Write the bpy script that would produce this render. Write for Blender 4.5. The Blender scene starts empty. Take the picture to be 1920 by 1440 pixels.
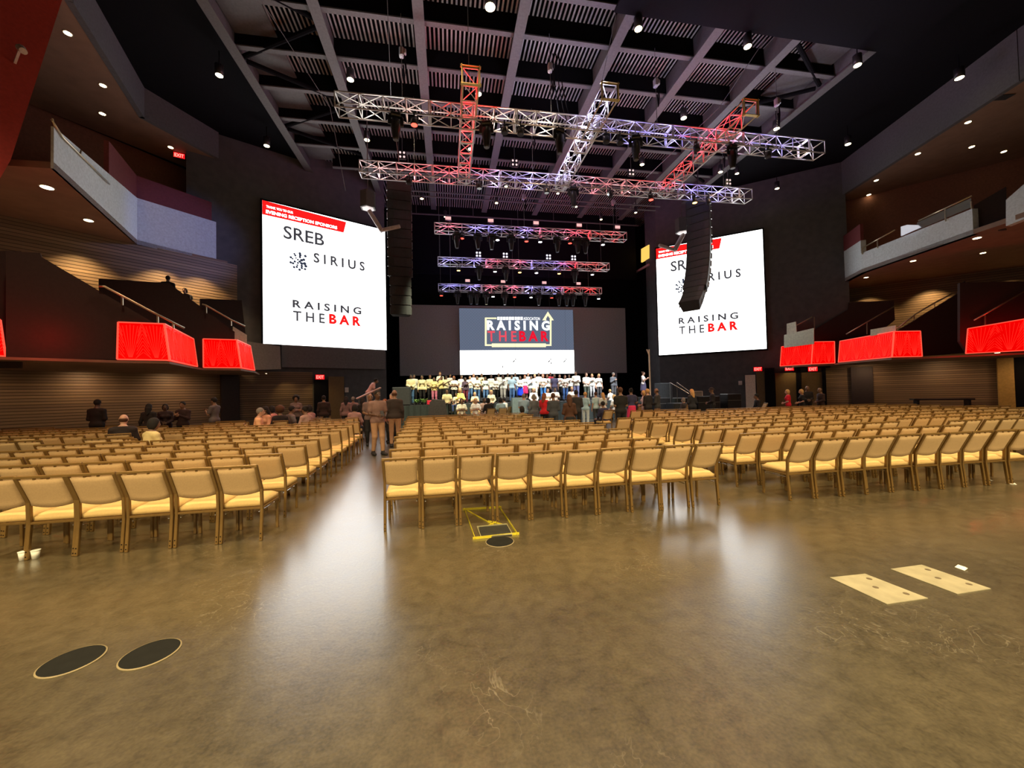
import bpy, bmesh, math, random
import numpy as np
from mathutils import Vector, Matrix
SC = bpy.context.scene
COL = SC.collection
random.seed(7)

# ------------------------------------------------------------------ camera
FOC = 720.0
PSI, PIT, ROL = (math.radians(a) for a in (9.46, 1.28, 1.23))
CAM = Vector((0, 0, 1.65))
FW = Vector((math.sin(PSI)*math.cos(PIT), math.cos(PSI)*math.cos(PIT), math.sin(PIT)))
_r0 = Vector((math.cos(PSI), -math.sin(PSI), 0)); _u0 = _r0.cross(FW)
RT = _r0*math.cos(ROL) - _u0*math.sin(ROL)
UP = _u0*math.cos(ROL) + _r0*math.sin(ROL)
cd = bpy.data.cameras.new('camera'); cam = bpy.data.objects.new('camera', cd); COL.objects.link(cam)
cd.sensor_width = 36; cd.sensor_fit = 'HORIZONTAL'; cd.lens = FOC/1920*36; cd.clip_start = .05; cd.clip_end = 300
cam.matrix_world = Matrix(((RT.x, UP.x, -FW.x, CAM.x), (RT.y, UP.y, -FW.y, CAM.y), (RT.z, UP.z, -FW.z, CAM.z), (0, 0, 0, 1)))
SC.camera = cam
# ------------------------------------------------------------------ view, world
vs = SC.view_settings
vs.view_transform = 'Standard'; vs.look = 'None'; vs.gamma = 1; vs.use_curve_mapping = False; vs.exposure = 0.1
SC.cycles.use_denoising = True
SC.cycles.max_bounces = 6
SC.cycles.sample_clamp_indirect = 6
w = bpy.data.worlds.new('hall_air'); SC.world = w; w.use_nodes = True
w.node_tree.nodes['Background'].inputs[0].default_value = (.9, .8, .7, 1)
w.node_tree.nodes['Background'].inputs[1].default_value = 0.012

def lamp(name, typ, loc, energy, color=(1, 1, 1), target=None, size=.3, angle=60, blend=.6, size_y=None):
    l = bpy.data.lights.new(name, typ); l.energy = energy; l.color = color
    if typ == 'AREA':
        l.size = size
        if size_y: l.shape = 'RECTANGLE'; l.size_y = size_y
    else: l.shadow_soft_size = size
    if typ == 'SPOT': l.spot_size = math.radians(angle); l.spot_blend = blend
    o = bpy.data.objects.new(name, l); COL.objects.link(o); o.location = loc
    if target is not None:
        o.rotation_euler = (Vector(target)-Vector(loc)).to_track_quat('-Z', 'Y').to_euler()
    return o
WARM = (1, .80, .46)
# house lights over the floor (the cans in the roof)
for x in (-8, 0, 8, 16):
    for y, e in ((-5, 4200), (2, 4400), (9, 2500)):
        lamp('house_light', 'SPOT', (x, y, 14.6), e*(.75 if y > 8 else 1), WARM if y < 9 else (1, .66, .40), (x, y+.5, 0), .35, 95, .8)
for x in (-6, 4, 14):
    lamp('house_light', 'SPOT', (x, 15, 14.6), 1500, (1, .60, .38), (x, 15, 0), .35, 85, .8)
# unseen fill lights added behind the camera to light the chair backs
for x in (-9, -1, 7, 15):
    lamp('rear_fill_light', 'SPOT', (x, -9, 9.5), 5600, WARM, (x*.8+1, 4.6, .3), .4, 52, .9)
# key lights on the second long truss for the stage
for x, tx, c in ((0, -.6, (1, .93, .58)), (3.5, 3.2, (1, .97, .8)), (7.5, 7, (.96, .98, 1)), (11, 10.6, (.93, .97, 1))):
    lamp('stage_key_light', 'SPOT', (x, 16.9, 11.2), 8500, c, (tx, 22.6, 1.8), .2, 36, .5)
# red wash over the far rows
for x in (-2.5, 9.3):
    lamp('red_wash_light', 'SPOT', (x, 17.1, 11.0), 1500, (1, .12, .08), (x-.5, 13.5, 0), .3, 70, .9)
lamp('blue_wash_light', 'SPOT', (-3.2, 17.2, 11.1), 900, (.35, .4, 1), (-12.6, 20.8, 9.6), .2, 34, .7)
# red spill of the lit box fronts on the parapets beside them
for p in ((-12.6, 11.9, 3.7), (-11.3, 12.9, 3.6), (-13.4, 11.3, 3.7), (23.4, 14.3, 3.8), (24.7, 13.3, 3.7), (21.9, 20.3, 3.7)):
    lamp('red_box_light', 'POINT', p, 22, (1, .01, .01), size=.15)
# fill spots added over the long trusses to brighten the roof
for x in (-2, 4, 9.5, 14.5):
    for y in (13.56, 17.36): lamp('roof_fill_light', 'SPOT', (x, y, 12.05), 120, (.95, .93, 1), (x, y-.5, 16), .15, 150, .6)

# ------------------------------------------------------------------ pixel helpers (a pixel of the 1920 x 1440 frame -> a point of the hall)
def ray(px, py): return FW*FOC + RT*(px-960) + UP*(720-py)
def atY(px, py, y):
    d = ray(px, py); return CAM + d*(y/d.y)
def atZ(px, py, z):
    d = ray(px, py); return CAM + d*((z-CAM.z)/d.z)
def atP(px, py, pl):                       # pl = (x, y, dx, dy) a vertical plane
    n = Vector((-pl[3], pl[2], 0)); d = ray(px, py)
    return CAM + d*((Vector((pl[0], pl[1], 0))-CAM).dot(n)/d.dot(n))
def rgb(r, g, b):
    f = lambda v: (v/255/12.92 if v/255 <= .04045 else ((v/255+.055)/1.055)**2.4)
    return (f(r), f(g), f(b))

# ------------------------------------------------------------------ materials
MATS = {}
def mat(name, col, rough=.6, metal=0., noise=.12, scale=12., emit=None, strength=0., bump=0., alpha=None, spec=.4):
    if name in MATS: return MATS[name]
    m = bpy.data.materials.new(name); m.use_nodes = True; nt = m.node_tree
    b = nt.nodes['Principled BSDF']
    b.inputs['Roughness'].default_value = rough; b.inputs['Metallic'].default_value = metal
    b.inputs['Specular IOR Level'].default_value = spec
    c = (*col, 1)
    if noise:
        tc = nt.nodes.new('ShaderNodeTexCoord'); n = nt.nodes.new('ShaderNodeTexNoise'); n.inputs['Scale'].default_value = scale
        n.inputs['Detail'].default_value = 4
        r = nt.nodes.new('ShaderNodeValToRGB')
        r.color_ramp.elements[0].position = .3; r.color_ramp.elements[1].position = .7
        r.color_ramp.elements[0].color = (*[v*(1-noise) for v in col], 1); r.color_ramp.elements[1].color = (*[min(1, v*(1+noise)) for v in col], 1)
        nt.links.new(tc.outputs['Object'], n.inputs['Vector']); nt.links.new(n.outputs['Fac'], r.inputs['Fac']); nt.links.new(r.outputs['Color'], b.inputs['Base Color'])
        if bump:
            bp = nt.nodes.new('ShaderNodeBump'); bp.inputs['Strength'].default_value = bump; bp.inputs['Distance'].default_value = .01
            nt.links.new(n.outputs['Fac'], bp.inputs['Height']); nt.links.new(bp.outputs['Normal'], b.inputs['Normal'])
    else: b.inputs['Base Color'].default_value = c
    if emit is not None:
        b.inputs['Emission Color'].default_value = (*emit, 1); b.inputs['Emission Strength'].default_value = strength
    if alpha is not None: b.inputs['Alpha'].default_value = alpha
    MATS[name] = m
    return m
def glow(name, col, s): return mat(name, (.02, .02, .02), .5, noise=0, emit=col, strength=s)

def slat_mat(name, c1, c2, pitch=.14):
    m = bpy.data.materials.new(name); m.use_nodes = True; nt = m.node_tree; b = nt.nodes['Principled BSDF']
    tc = nt.nodes.new('ShaderNodeTexCoord'); sep = nt.nodes.new('ShaderNodeSeparateXYZ'); nt.links.new(tc.outputs['Object'], sep.inputs[0])
    mul = nt.nodes.new('ShaderNodeMath'); mul.operation = 'MULTIPLY'; mul.inputs[1].default_value = 1/pitch; nt.links.new(sep.outputs['Z'], mul.inputs[0])
    fr = nt.nodes.new('ShaderNodeMath'); fr.operation = 'FRACT'; nt.links.new(mul.outputs[0], fr.inputs[0])
    fl = nt.nodes.new('ShaderNodeMath'); fl.operation = 'FLOOR'; nt.links.new(mul.outputs[0], fl.inputs[0])
    wn = nt.nodes.new('ShaderNodeTexWhiteNoise'); wn.noise_dimensions = '1D'; nt.links.new(fl.outputs[0], wn.inputs['W'])
    gap = nt.nodes.new('ShaderNodeValToRGB'); gap.color_ramp.elements[0].position = .1; gap.color_ramp.elements[1].position = .2
    gap.color_ramp.elements[0].color = (.12, .12, .12, 1); nt.links.new(fr.outputs[0], gap.inputs['Fac'])
    mx = nt.nodes.new('ShaderNodeMix'); mx.data_type = 'RGBA'; mx.inputs['A'].default_value = (*c1, 1); mx.inputs['B'].default_value = (*c2, 1)
    nt.links.new(wn.outputs['Value'], mx.inputs['Factor'])
    mm = nt.nodes.new('ShaderNodeMix'); mm.data_type = 'RGBA'; mm.blend_type = 'MULTIPLY'; mm.inputs['Factor'].default_value = 1
    nt.links.new(mx.outputs['Result'], mm.inputs['A']); nt.links.new(gap.outputs['Color'], mm.inputs['B'])
    nt.links.new(mm.outputs['Result'], b.inputs['Base Color']); b.inputs['Roughness'].default_value = .5
    bp = nt.nodes.new('ShaderNodeBump'); bp.inputs['Strength'].default_value = .6; bp.inputs['Distance'].default_value = .03
    nt.links.new(gap.outputs['Color'], bp.inputs['Height']); nt.links.new(bp.outputs['Normal'], b.inputs['Normal'])
    return m

def floor_mat():
    m = bpy.data.materials.new('polished_concrete'); m.use_nodes = True; nt = m.node_tree; b = nt.nodes['Principled BSDF']
    tc = nt.nodes.new('ShaderNodeTexCoord')
    def noise(s, d, dist=0.):
        n = nt.nodes.new('ShaderNodeTexNoise'); n.inputs['Scale'].default_value = s; n.inputs['Detail'].default_value = d; n.inputs['Distortion'].default_value = dist
        nt.links.new(tc.outputs['Object'], n.inputs['Vector']); return n
    big = noise(.9, 6, .6); mid = noise(9, 9, .4); scr = noise(2.2, 3, 3.5)
    r = nt.nodes.new('ShaderNodeValToRGB'); e = r.color_ramp.elements
    e[0].position = .32; e[0].color = (.028, .022, .011, 1); e[1].position = .66; e[1].color = (.105, .083, .043, 1)
    ad = nt.nodes.new('ShaderNodeMix'); ad.data_type = 'FLOAT'; ad.inputs['Factor'].default_value = .6
    nt.links.new(big.outputs['Fac'], ad.inputs['A']); nt.links.new(mid.outputs['Fac'], ad.inputs['B'])
    spk = noise(55, 5); ad2 = nt.nodes.new('ShaderNodeMix'); ad2.data_type = 'FLOAT'; ad2.inputs['Factor'].default_value = .4
    nt.links.new(ad.outputs['Result'], ad2.inputs['A']); nt.links.new(spk.outputs['Fac'], ad2.inputs['B']); nt.links.new(ad2.outputs['Result'], r.inputs['Fac'])
    # pale thin scratches
    s2 = nt.nodes.new('ShaderNodeValToRGB'); q = s2.color_ramp.elements
    q[0].position = .488; q[0].color = (0, 0, 0, 1); q[1].position = .5; q[1].color = (1, 1, 1, 1)
    k = q.new(.512); k.color = (0, 0, 0, 1)
    nt.links.new(scr.outputs['Fac'], s2.inputs['Fac'])
    msk = noise(.7, 2); mr = nt.nodes.new('ShaderNodeValToRGB'); mr.color_ramp.elements[0].position = .52; mr.color_ramp.elements[1].position = .62
    nt.links.new(msk.outputs['Fac'], mr.inputs['Fac'])
    mul = nt.nodes.new('ShaderNodeMath'); mul.operation = 'MULTIPLY'; nt.links.new(s2.outputs['Color'], mul.inputs[0]); nt.links.new(mr.outputs['Color'], mul.inputs[1])
    ml2 = nt.nodes.new('ShaderNodeMath'); ml2.operation = 'MULTIPLY'; ml2.inputs[1].default_value = .4; nt.links.new(mul.outputs[0], ml2.inputs[0])
    mx = nt.nodes.new('ShaderNodeMix'); mx.data_type = 'RGBA'; mx.inputs['B'].default_value = (.30, .26, .18, 1)
    nt.links.new(ml2.outputs[0], mx.inputs['Factor']); nt.links.new(r.outputs['Color'], mx.inputs['A'])
    nt.links.new(mx.outputs['Result'], b.inputs['Base Color'])
    rr = nt.nodes.new('ShaderNodeMapRange'); rr.inputs['To Min'].default_value = .26; rr.inputs['To Max'].default_value = .42
    nt.links.new(mid.outputs['Fac'], rr.inputs['Value']); nt.links.new(rr.outputs['Result'], b.inputs['Roughness'])
    fine = noise(34, 4); bp = nt.nodes.new('ShaderNodeBump'); bp.inputs['Strength'].default_value = .18; bp.inputs['Distance'].default_value = .01
    nt.links.new(fine.outputs['Fac'], bp.inputs['Height']); nt.links.new(bp.outputs['Normal'], b.inputs['Normal'])
    b.inputs['Specular IOR Level'].default_value = .5
    b.inputs['Coat Weight'].default_value = 1.; b.inputs['Coat Roughness'].default_value = .25; b.inputs['Coat IOR'].default_value = 1.68
    return m

M_BLACK = mat('black_paint', (.006, .006, .008), .85, spec=.08)
M_DARKWALL = mat('charcoal_wall', (.10, .10, .108), .8, scale=3, spec=.2)
M_STEEL = mat('grey_painted_steel', (.10, .10, .10), .6, spec=.25)
M_BLKSHADE = mat('black_and_shade_steel', (.004, .004, .005), .85, spec=.06)  # black of the braces; painted shade on purlin webs and between deck ribs
M_DECK = mat('roof_deck', (.30, .295, .29), .6)
M_FASCIA = mat('pale_grey_fascia', (.60, .66, .70), .7)
M_SOFFIT = mat('brown_soffit', (.24, .145, .10), .7, scale=2)
M_MAROON = mat('maroon_tone', (.16, .03, .035), .7)  # plain maroon tone for the balcony parapets
M_RAKE = mat('dark_brown_parapet', (.028, .016, .014), .7)
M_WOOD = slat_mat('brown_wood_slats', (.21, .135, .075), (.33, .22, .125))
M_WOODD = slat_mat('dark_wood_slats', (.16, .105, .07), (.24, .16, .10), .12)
M_ALU = mat('truss_aluminium', (.75, .75, .76), .35, .55, noise=.05)
M_BODYBLK = mat('fixture_black', (.02, .02, .022), .35)
M_CHROME = mat('polished_steel', (.7, .7, .7), .25, 1., noise=.03)
M_BRASSY = mat('brushed_handrail', (.55, .47, .33), .3, .9, noise=.05)
M_GLASS = mat('rail_glass', (.35, .42, .42), .08, noise=0, alpha=.22)
M_FRAME = mat('bronze_chair_frame', (.21, .12, .034), .38, .35, noise=.06)
M_FAB = mat('tan_upholstery', (.54, .36, .175), .85, noise=.05, scale=60, bump=.15)
M_SEATLIT = mat('tan_upholstery_lit', (.66, .455, .175), .85, noise=.05, scale=60, bump=.15)  # same tan fabric, with the top light on the seats painted in
M_LENSW = glow('warm_lens', (1, .78, .42), 14)
M_LENSC = glow('white_lens', (.95, .95, 1), 10)
M_LENSR = glow('red_lens', (1, .05, .03), 5)
M_LENSA = glow('amber_lens', (1, .45, .1), 9)
M_EXIT = glow('exit_red', (1, .02, .03), 2.2)
M_WSCR = glow('screen_white', (1, 1, .97), 3.6)
M_RSCR = glow('screen_red', (1, .01, .01), .95)
M_KSCR = glow('screen_grey', (.05, .05, .06), 1.)
M_NSCR = glow('screen_navy', (.03, .04, .07), 1.)

# ------------------------------------------------------------------ mesh builder
class MB:
    def __init__(s): s.v = []; s.f = []; s.m = []
    def add(s, vs, fs, mi=0):
        o = len(s.v); s.v += [tuple(p) for p in vs]; s.f += [tuple(i+o for i in f) for f in fs]; s.m += [mi]*len(fs); return s
    def box(s, c, d, mi=0, rot=None, bev=0):
        hx, hy, hz = d[0]/2, d[1]/2, d[2]/2
        if bev:
            b = min(bev, hx*.9, hy*.9, hz*.9)
            vs = []; idx = {}
            for sx in (-1, 1):
                for sy in (-1, 1):
                    for sz in (-1, 1):
                        for ax in range(3):
                            p = [sx*(hx-b), sy*(hy-b), sz*(hz-b)]; p[ax] = (sx*hx, sy*hy, sz*hz)[ax]
                            idx[(sx, sy, sz, ax)] = len(vs); vs.append(p)
            fs = []
            I = lambda a, ax: idx[(*a, ax)]
            for ax in range(3):
                o1, o2 = [i for i in range(3) if i != ax]
                for sg in (-1, 1):
                    q = []
                    for (a, c2) in ((-1, -1), (1, -1), (1, 1), (-1, 1)):
                        t = [0, 0, 0]; t[ax] = sg; t[o1] = a; t[o2] = c2; q.append(I(t, ax))
                    fs.append(q)
                for a in (-1, 1):
                    for c2 in (-1, 1):
                        t = [0, 0, 0]; t[o1] = a; t[o2] = c2; u = list(t); t[ax] = -1; u[ax] = 1
                        fs.append([I(t, o1), I(u, o1), I(u, o2), I(t, o2)])
            for sx in (-1, 1):
                for sy in (-1, 1):
                    for sz in (-1, 1): fs.append([idx[(sx, sy, sz, k)] for k in range(3)])
        else:
            vs = [(x, y, z) for x in (-hx, hx) for y in (-hy, hy) for z in (-hz, hz)]
            fs = [(0, 1, 3, 2), (4, 6, 7, 5), (0, 4, 5, 1), (2, 3, 7, 6), (0, 2, 6, 4), (1, 5, 7, 3)]
        R = rot if rot is not None else Matrix.Identity(3)
        C = Vector(c)
        return s.add([R @ Vector(p)+C for p in vs], fs, mi)
    def bar(s, a, b, w, h, mi=0, bev=0, up=(0, 0, 1)):
        a, b = Vector(a), Vector(b); z = (b-a); L = z.length; z.normalize()
        u = Vector(up); x = u.cross(z)
        if x.length < 1e-4: x = Vector((1, 0, 0)).cross(z)
        x.normalize(); y = z.cross(x)
        R = Matrix((x, y, z)).transposed()
        return s.box((a+b)/2, (w, h, L), mi, R, bev)
    def tube(s, pts, r, n=8, mi=0, cap=True):
        pts = [Vector(p) for p in pts]; rs = r if isinstance(r, (list, tuple)) else [r]*len(pts)
        vs = []; fs = []; px = None
        for i, p in enumerate(pts):
            t = (pts[min(i+1, len(pts)-1)]-pts[max(i-1, 0)]).normalized()
            if px is None:
                px = t.cross(Vector((0, 0, 1)));
                if px.length < 1e-3: px = t.cross(Vector((1, 0, 0)))
            px = (px-t*px.dot(t)).normalized(); py = t.cross(px)
            vs += [p+(px*math.cos(2*math.pi*k/n)+py*math.sin(2*math.pi*k/n))*rs[i] for k in range(n)]
        for i in range(len(pts)-1):
            fs += [(i*n+k, i*n+(k+1) % n, (i+1)*n+(k+1) % n, (i+1)*n+k) for k in range(n)]
        if cap: fs += [tuple(range(n-1, -1, -1)), tuple(range((len(pts)-1)*n, len(pts)*n))]
        return s.add(vs, fs, mi)
    def prism(s, poly, vec, mi=0):
        n = len(poly); vec = Vector(vec); P = [Vector(p) for p in poly]
        return s.add(P+[p+vec for p in P], [tuple(range(n)), tuple(range(2*n-1, n-1, -1))]+[(i, i+n, (i+1) % n+n, (i+1) % n) for i in range(n)], mi)
    def sphere(s, c, r, n=10, m=6, mi=0):
        rx, ry, rz = r if isinstance(r, (list, tuple)) else (r, r, r); c = Vector(c); vs = [c+Vector((0, 0, -rz))]
        for j in range(1, m):
            a = math.pi*j/m
            vs += [c+Vector((rx*math.sin(a)*math.cos(2*math.pi*k/n), ry*math.sin(a)*math.sin(2*math.pi*k/n), -rz*math.cos(a))) for k in range(n)]
        vs.append(c+Vector((0, 0, rz))); L = len(vs)-1
        fs = [(0, 1+(k+1) % n, 1+k) for k in range(n)]+[(L, L-n+k, L-n+(k+1) % n) for k in range(n)]
        for j in range(m-2):
            a = 1+j*n; fs += [(a+k, a+(k+1) % n, a+n+(k+1) % n, a+n+k) for k in range(n)]
        return s.add(vs, fs, mi)
    def mesh(s, name, mats, smooth=False):
        me = bpy.data.meshes.new(name); me.from_pydata(s.v, [], s.f)
        mats = mats if isinstance(mats, (list, tuple)) else [mats]
        for m in mats: me.materials.append(m)
        if len(mats) > 1: me.polygons.foreach_set('material_index', s.m)
        bm = bmesh.new(); bm.from_mesh(me); bmesh.ops.recalc_face_normals(bm, faces=bm.faces); bm.to_mesh(me); bm.free()
        if smooth: me.polygons.foreach_set('use_smooth', [True]*len(me.polygons))
        me.update(); return me
    def build(s, name, mats, parent=None, smooth=False, loc=None):
        return link(name, s.mesh(name, mats, smooth), parent, loc)
def link(name, me, parent=None, loc=None, rz=0):
    o = bpy.data.objects.new(name, me); COL.objects.link(o)
    if parent is not None: o.parent = parent
    if loc is not None: o.location = loc
    if rz: o.rotation_euler.z = rz
    return o
USED = set()
def tag(o, label, cat, group=None, kind=None):
    if not 4 <= len(label.split()) <= 16: print('LABEL', len(label.split()), label)
    o['label'] = label; o['category'] = cat
    if group: o['group'] = group
    if kind: o['kind'] = kind
    return o
def thing(name, label, cat, loc=(0, 0, 0), rz=0, group=None):
    o = bpy.data.objects.new(name, None); COL.objects.link(o); o.location = loc; o.rotation_euler.z = rz
    o.empty_display_size = .1
    return tag(o, label, cat, group)
def struct(name, mb, m, label, cat='wall'):
    return tag(mb.build(name, m), label, cat, kind='structure')
def copy_tree(o, parent=None):
    c = o.copy(); COL.objects.link(c)
    if parent is not None: c.parent = parent
    for ch in list(o.children): copy_tree(ch, c)
    return c
ONES = 'zero first second third fourth fifth sixth seventh eighth ninth tenth eleventh twelfth thirteenth fourteenth fifteenth sixteenth seventeenth eighteenth nineteenth'.split()
def nth(n):
    if n < 20: return ONES[n]
    t = {2: 'twent', 3: 'thirt', 4: 'fort'}[n//10]
    return t+'ieth' if n % 10 == 0 else t+'y-'+ONES[n % 10]

# ------------------------------------------------------------------ planes of the hall (x, y, dx, dy)
SL = (-10., 23., .877, .480)          # wall of the left screen
SR = (21., 22.46, .794, -.608)        # wall of the right screen
SOF = 3.0                             # underside of the lower boxes
def pw(pl, x=None, t=None): return Vector((pl[0]+pl[2]*t, pl[1]+pl[3]*t, 0))
def polywall(mb, pl, px, thick=.25, back=True, mi=0):
    n = Vector((-pl[3], pl[2], 0)).normalized()
    P = [atP(x, y, pl) for x, y in px]
    return mb.prism(P, n*thick, mi)
def zwall(mb, a, b, z0, z1, thick=.25, side=1, mi=0):
    a, b = Vector((a[0], a[1], 0)), Vector((b[0], b[1], 0)); d = (b-a).normalized(); n = Vector((-d.y, d.x, 0))*side
    A = [a+Vector((0, 0, z0)), b+Vector((0, 0, z0)), b+Vector((0, 0, z1)), a+Vector((0, 0, z1))]
    return mb.prism(A, n*thick, mi)

# floor
mb = MB(); mb.box((5, 10, -.05), (80, 60, .1)); struct('floor', mb, floor_mat(), 'polished olive brown concrete floor of the hall', 'floor')
# ------------------------------------------------------------------ roof
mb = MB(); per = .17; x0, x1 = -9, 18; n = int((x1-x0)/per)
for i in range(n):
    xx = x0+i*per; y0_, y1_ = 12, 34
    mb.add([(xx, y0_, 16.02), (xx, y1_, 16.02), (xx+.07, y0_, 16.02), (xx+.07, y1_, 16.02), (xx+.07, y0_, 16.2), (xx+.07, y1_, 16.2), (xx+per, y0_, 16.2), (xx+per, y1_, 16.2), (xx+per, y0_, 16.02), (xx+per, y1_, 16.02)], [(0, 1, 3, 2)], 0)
    mb.add([(xx+.07, y0_, 16.02), (xx+.07, y1_, 16.02), (xx+.07, y1_, 16.2), (xx+.07, y0_, 16.2), (xx+per, y1_, 16.2), (xx+per, y0_, 16.2), (xx+per, y1_, 16.02), (xx+per, y0_, 16.02)], [(0, 1, 2, 3), (3, 2, 4, 5), (5, 4, 6, 7)], 1)  # shade in the valleys between the ribs is painted black
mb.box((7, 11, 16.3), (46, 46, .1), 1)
struct('ceiling', mb, [M_DECK, M_BLKSHADE], 'dark ribbed metal roof deck high above the hall', 'ceiling')
GX = [-7.9, -4.3, -.8, 2.85, 6.65, 10.2, 13.5, 17.0]
GN = ['beside the left balcony', 'left of the red truss', 'behind the left red truss', 'left of the hall centre', 'behind the lavender truss', 'right of the hall centre', 'behind the right red truss', 'right of the truss grid', 'beside the right balcony']
for x, gname in zip(GX, GN):
    yend = 24.4 if x < -6 else 28
    if x > 15: yend = 25
    mb = MB(); mb.box((x, (yend-10)/2, 15.02), (.38, yend+10, .05), 0); mb.box((x, (yend-10)/2, 15.53), (.05, yend+10, .98), 0)
    struct('ceiling_beam', mb, M_STEEL, 'long grey steel roof girder '+gname, 'beam')
PY = [12.45, 14.0, 16.0, 17.95, 19.9, 21.85, 23.8]
for i, y in enumerate(PY):
    mb = MB(); xa, xb = (-8, 17.2)
    if y > 23: xa, xb = -6.5, 17.2
    mb.box(((xa+xb)/2, y, 15.2), (xb-xa, .2, .05), 0); mb.box(((xa+xb)/2, y, 15.62), (xb-xa, .04, .8), 1)  # web turned away from the stage light, its shade painted black
    struct('ceiling_beam', mb, [M_STEEL, M_BLKSHADE], 'cross purlin of the roof, %s counted from the stage' % nth(len(PY)-i), 'beam')
# solid deck strips beside the outer girders and the diagonal braces
mb = MB(); mb.box((-7.1, 18, 15.75), (1.5, 12, .06)); struct('ceiling_panel', mb, M_STEEL, 'flat grey roof strip beside the leftmost girder', 'ceiling')
mb = MB(); mb.box((16, 18, 15.75), (1.7, 12, .06)); struct('ceiling_panel', mb, M_STEEL, 'flat grey roof strip right of the truss grid', 'ceiling')
for i in range(5):
    ya = 13.6+i*2.0; s = 1 if i % 2 else -1
    mb = MB(); mb.tube([(-7.8, ya+s*.9, 15.25), (-4.4, ya-s*.9, 15.25)], .09, 8)
    struct('ceiling_brace', mb, M_BLKSHADE, 'black diagonal roof brace, %s from the camera end' % nth(i+1), 'brace')
    mb = MB(); mb.tube([(13.7, ya+s*.9, 15.25), (16.8, ya-s*.9, 15.25)], .09, 8)
    struct('ceiling_brace', mb, M_BLKSHADE, 'black diagonal roof brace on the right, %s from the camera end' % nth(i+1), 'brace')
mb = MB(); mb.box((-15.2, 6, 15.6), (14, 40, .1)); struct('ceiling_panel', mb, M_BLACK, 'black ceiling field over the left balconies', 'ceiling')
mb = MB(); mb.box((25.3, 6, 15.6), (16, 40, .1)); struct('ceiling_panel', mb, M_BLACK, 'black ceiling field over the right balconies', 'ceiling')
mb = MB(); mb.box((12, -1, 14.98), (12, 26.8, .1)); mb.box((-1, -1, 15.3), (14, 26.4, .1)); struct('ceiling_panel', mb, M_BLACK, 'black ceiling field over the camera end of the hall', 'ceiling')
# thin pipes of the stage grid
for i, y in enumerate((22.0, 24.4, 25.0, 27.5)):
    mb = MB(); mb.tube([(-3.4, y, 14.4), (14.8, y, 14.4)], .05, 6)
    for x in (-2, 2, 8, 13): mb.tube([(x, y, 14.4), (x, y, 16.02)], .02, 6)
    tag(mb.build('rigging_pipe', M_STEEL), 'dark rigging pipe above the stage, %s from the hall side' % nth(i+1), 'pipe')

# ------------------------------------------------------------------ stage house
mb = MB(); mb.box((5.6, 31.2, 8), (30, .2, 18)); struct('wall_back', mb, M_BLACK, 'black back wall behind the stage set')
mb = MB(); mb.box((-5.4, 28.5, 8), (.2, 5.4, 17)); struct('wall_stage_left', mb, M_BLACK, 'black side wall at the left of the stage')
mb = MB(); mb.box((17.1, 29, 8), (.2, 5, 17)); struct('wall_stage_right', mb, M_BLACK, 'black side wall at the right of the stage')
# screen walls
a = pw(SL, t=-3.2); b = pw(SL, t=6.85)
mb = MB(); zwall(mb, a, b, 0, 16.5, .3, 1)
struct('wall_left_screen', mb, M_DARKWALL, 'charcoal angled wall carrying the left big screen')
mb = MB(); zwall(mb, b, (b.x-.2, 27.5), 0, 16.5, .3, 1); struct('wall_return_left', mb, M_BLACK, 'black return wall at the left stage opening')
a2 = pw(SR, t=-6.7); b2 = pw(SR, t=4.4)
mb = MB(); zwall(mb, a2, b2, 0, 16.5, .3, 1)
struct('wall_right_screen', mb, M_DARKWALL, 'charcoal angled wall carrying the right big screen')
mb = MB(); zwall(mb, a2, (a2.x+.2, 28.5), 0, 16.5, .3, -1); struct('wall_return_right', mb, M_DARKWALL, 'charcoal return wall at the right stage opening')
# upper proscenium masking
mb = MB(); mb.box((5.6, 29.6, 13.6), (20, .15, 5.6)); struct('wall_stage_upper', mb, M_BLACK, 'black masking border above the stage')
# back panel (dark screen surround)
mb = MB(); P = [atY(748, 571, 30), atY(1172, 578, 30), atY(1176, 700, 30), atY(750, 703, 30)]
zt, zb = P[0].z, 3.1
xa, xb = P[0].x, P[1].x
mb.prism([(xa, 30, zb), (xb, 30, zb), (xb, 30, zt), (xa, 30, zt)], (0, .12, 0))
for f in (.05, .95): mb.box((xa+(xb-xa)*f, 30.1, (1.08+zb)/2), (.12, .12, zb-1.08+.1))
tag(mb.build('stage_backdrop', mat('backdrop_grey', (.46, .45, .48), .8)), 'wide dark grey backdrop panel behind the centre screen', 'backdrop')
# stage platform
STZ, STY = 1.08, 21.4
mb = MB(); mb.box((5.6, (STY+30)/2+.02, STZ-.06), (19.6, 30-STY, .12)); mb.box((5.6, (STY+30)/2+.2, .5), (19.2, 30-STY-.3, 1.0))
st = tag(mb.build('stage', mat('stage_black', (.03, .03, .034), .5)), 'raised black stage platform across the end of the hall', 'stage', kind='structure')
mb = MB(); N = 220; vs = []; fs = []
for i in range(N+1):
    xx = -4.1+19.4*i/N; yy = STY-.02-.03*math.sin(i*1.7)
    vs += [(xx, yy, 0.01), (xx, yy+.01, STZ-.02)]
for i in range(N): fs.append((2*i, 2*i+2, 2*i+3, 2*i+1))
mb.add(vs, fs); tag(mb.build('stage_skirt', mat('skirt_fabric', (.025, .034, .034), .9)), 'pleated dark skirt hung along the stage front', 'skirt')

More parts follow.
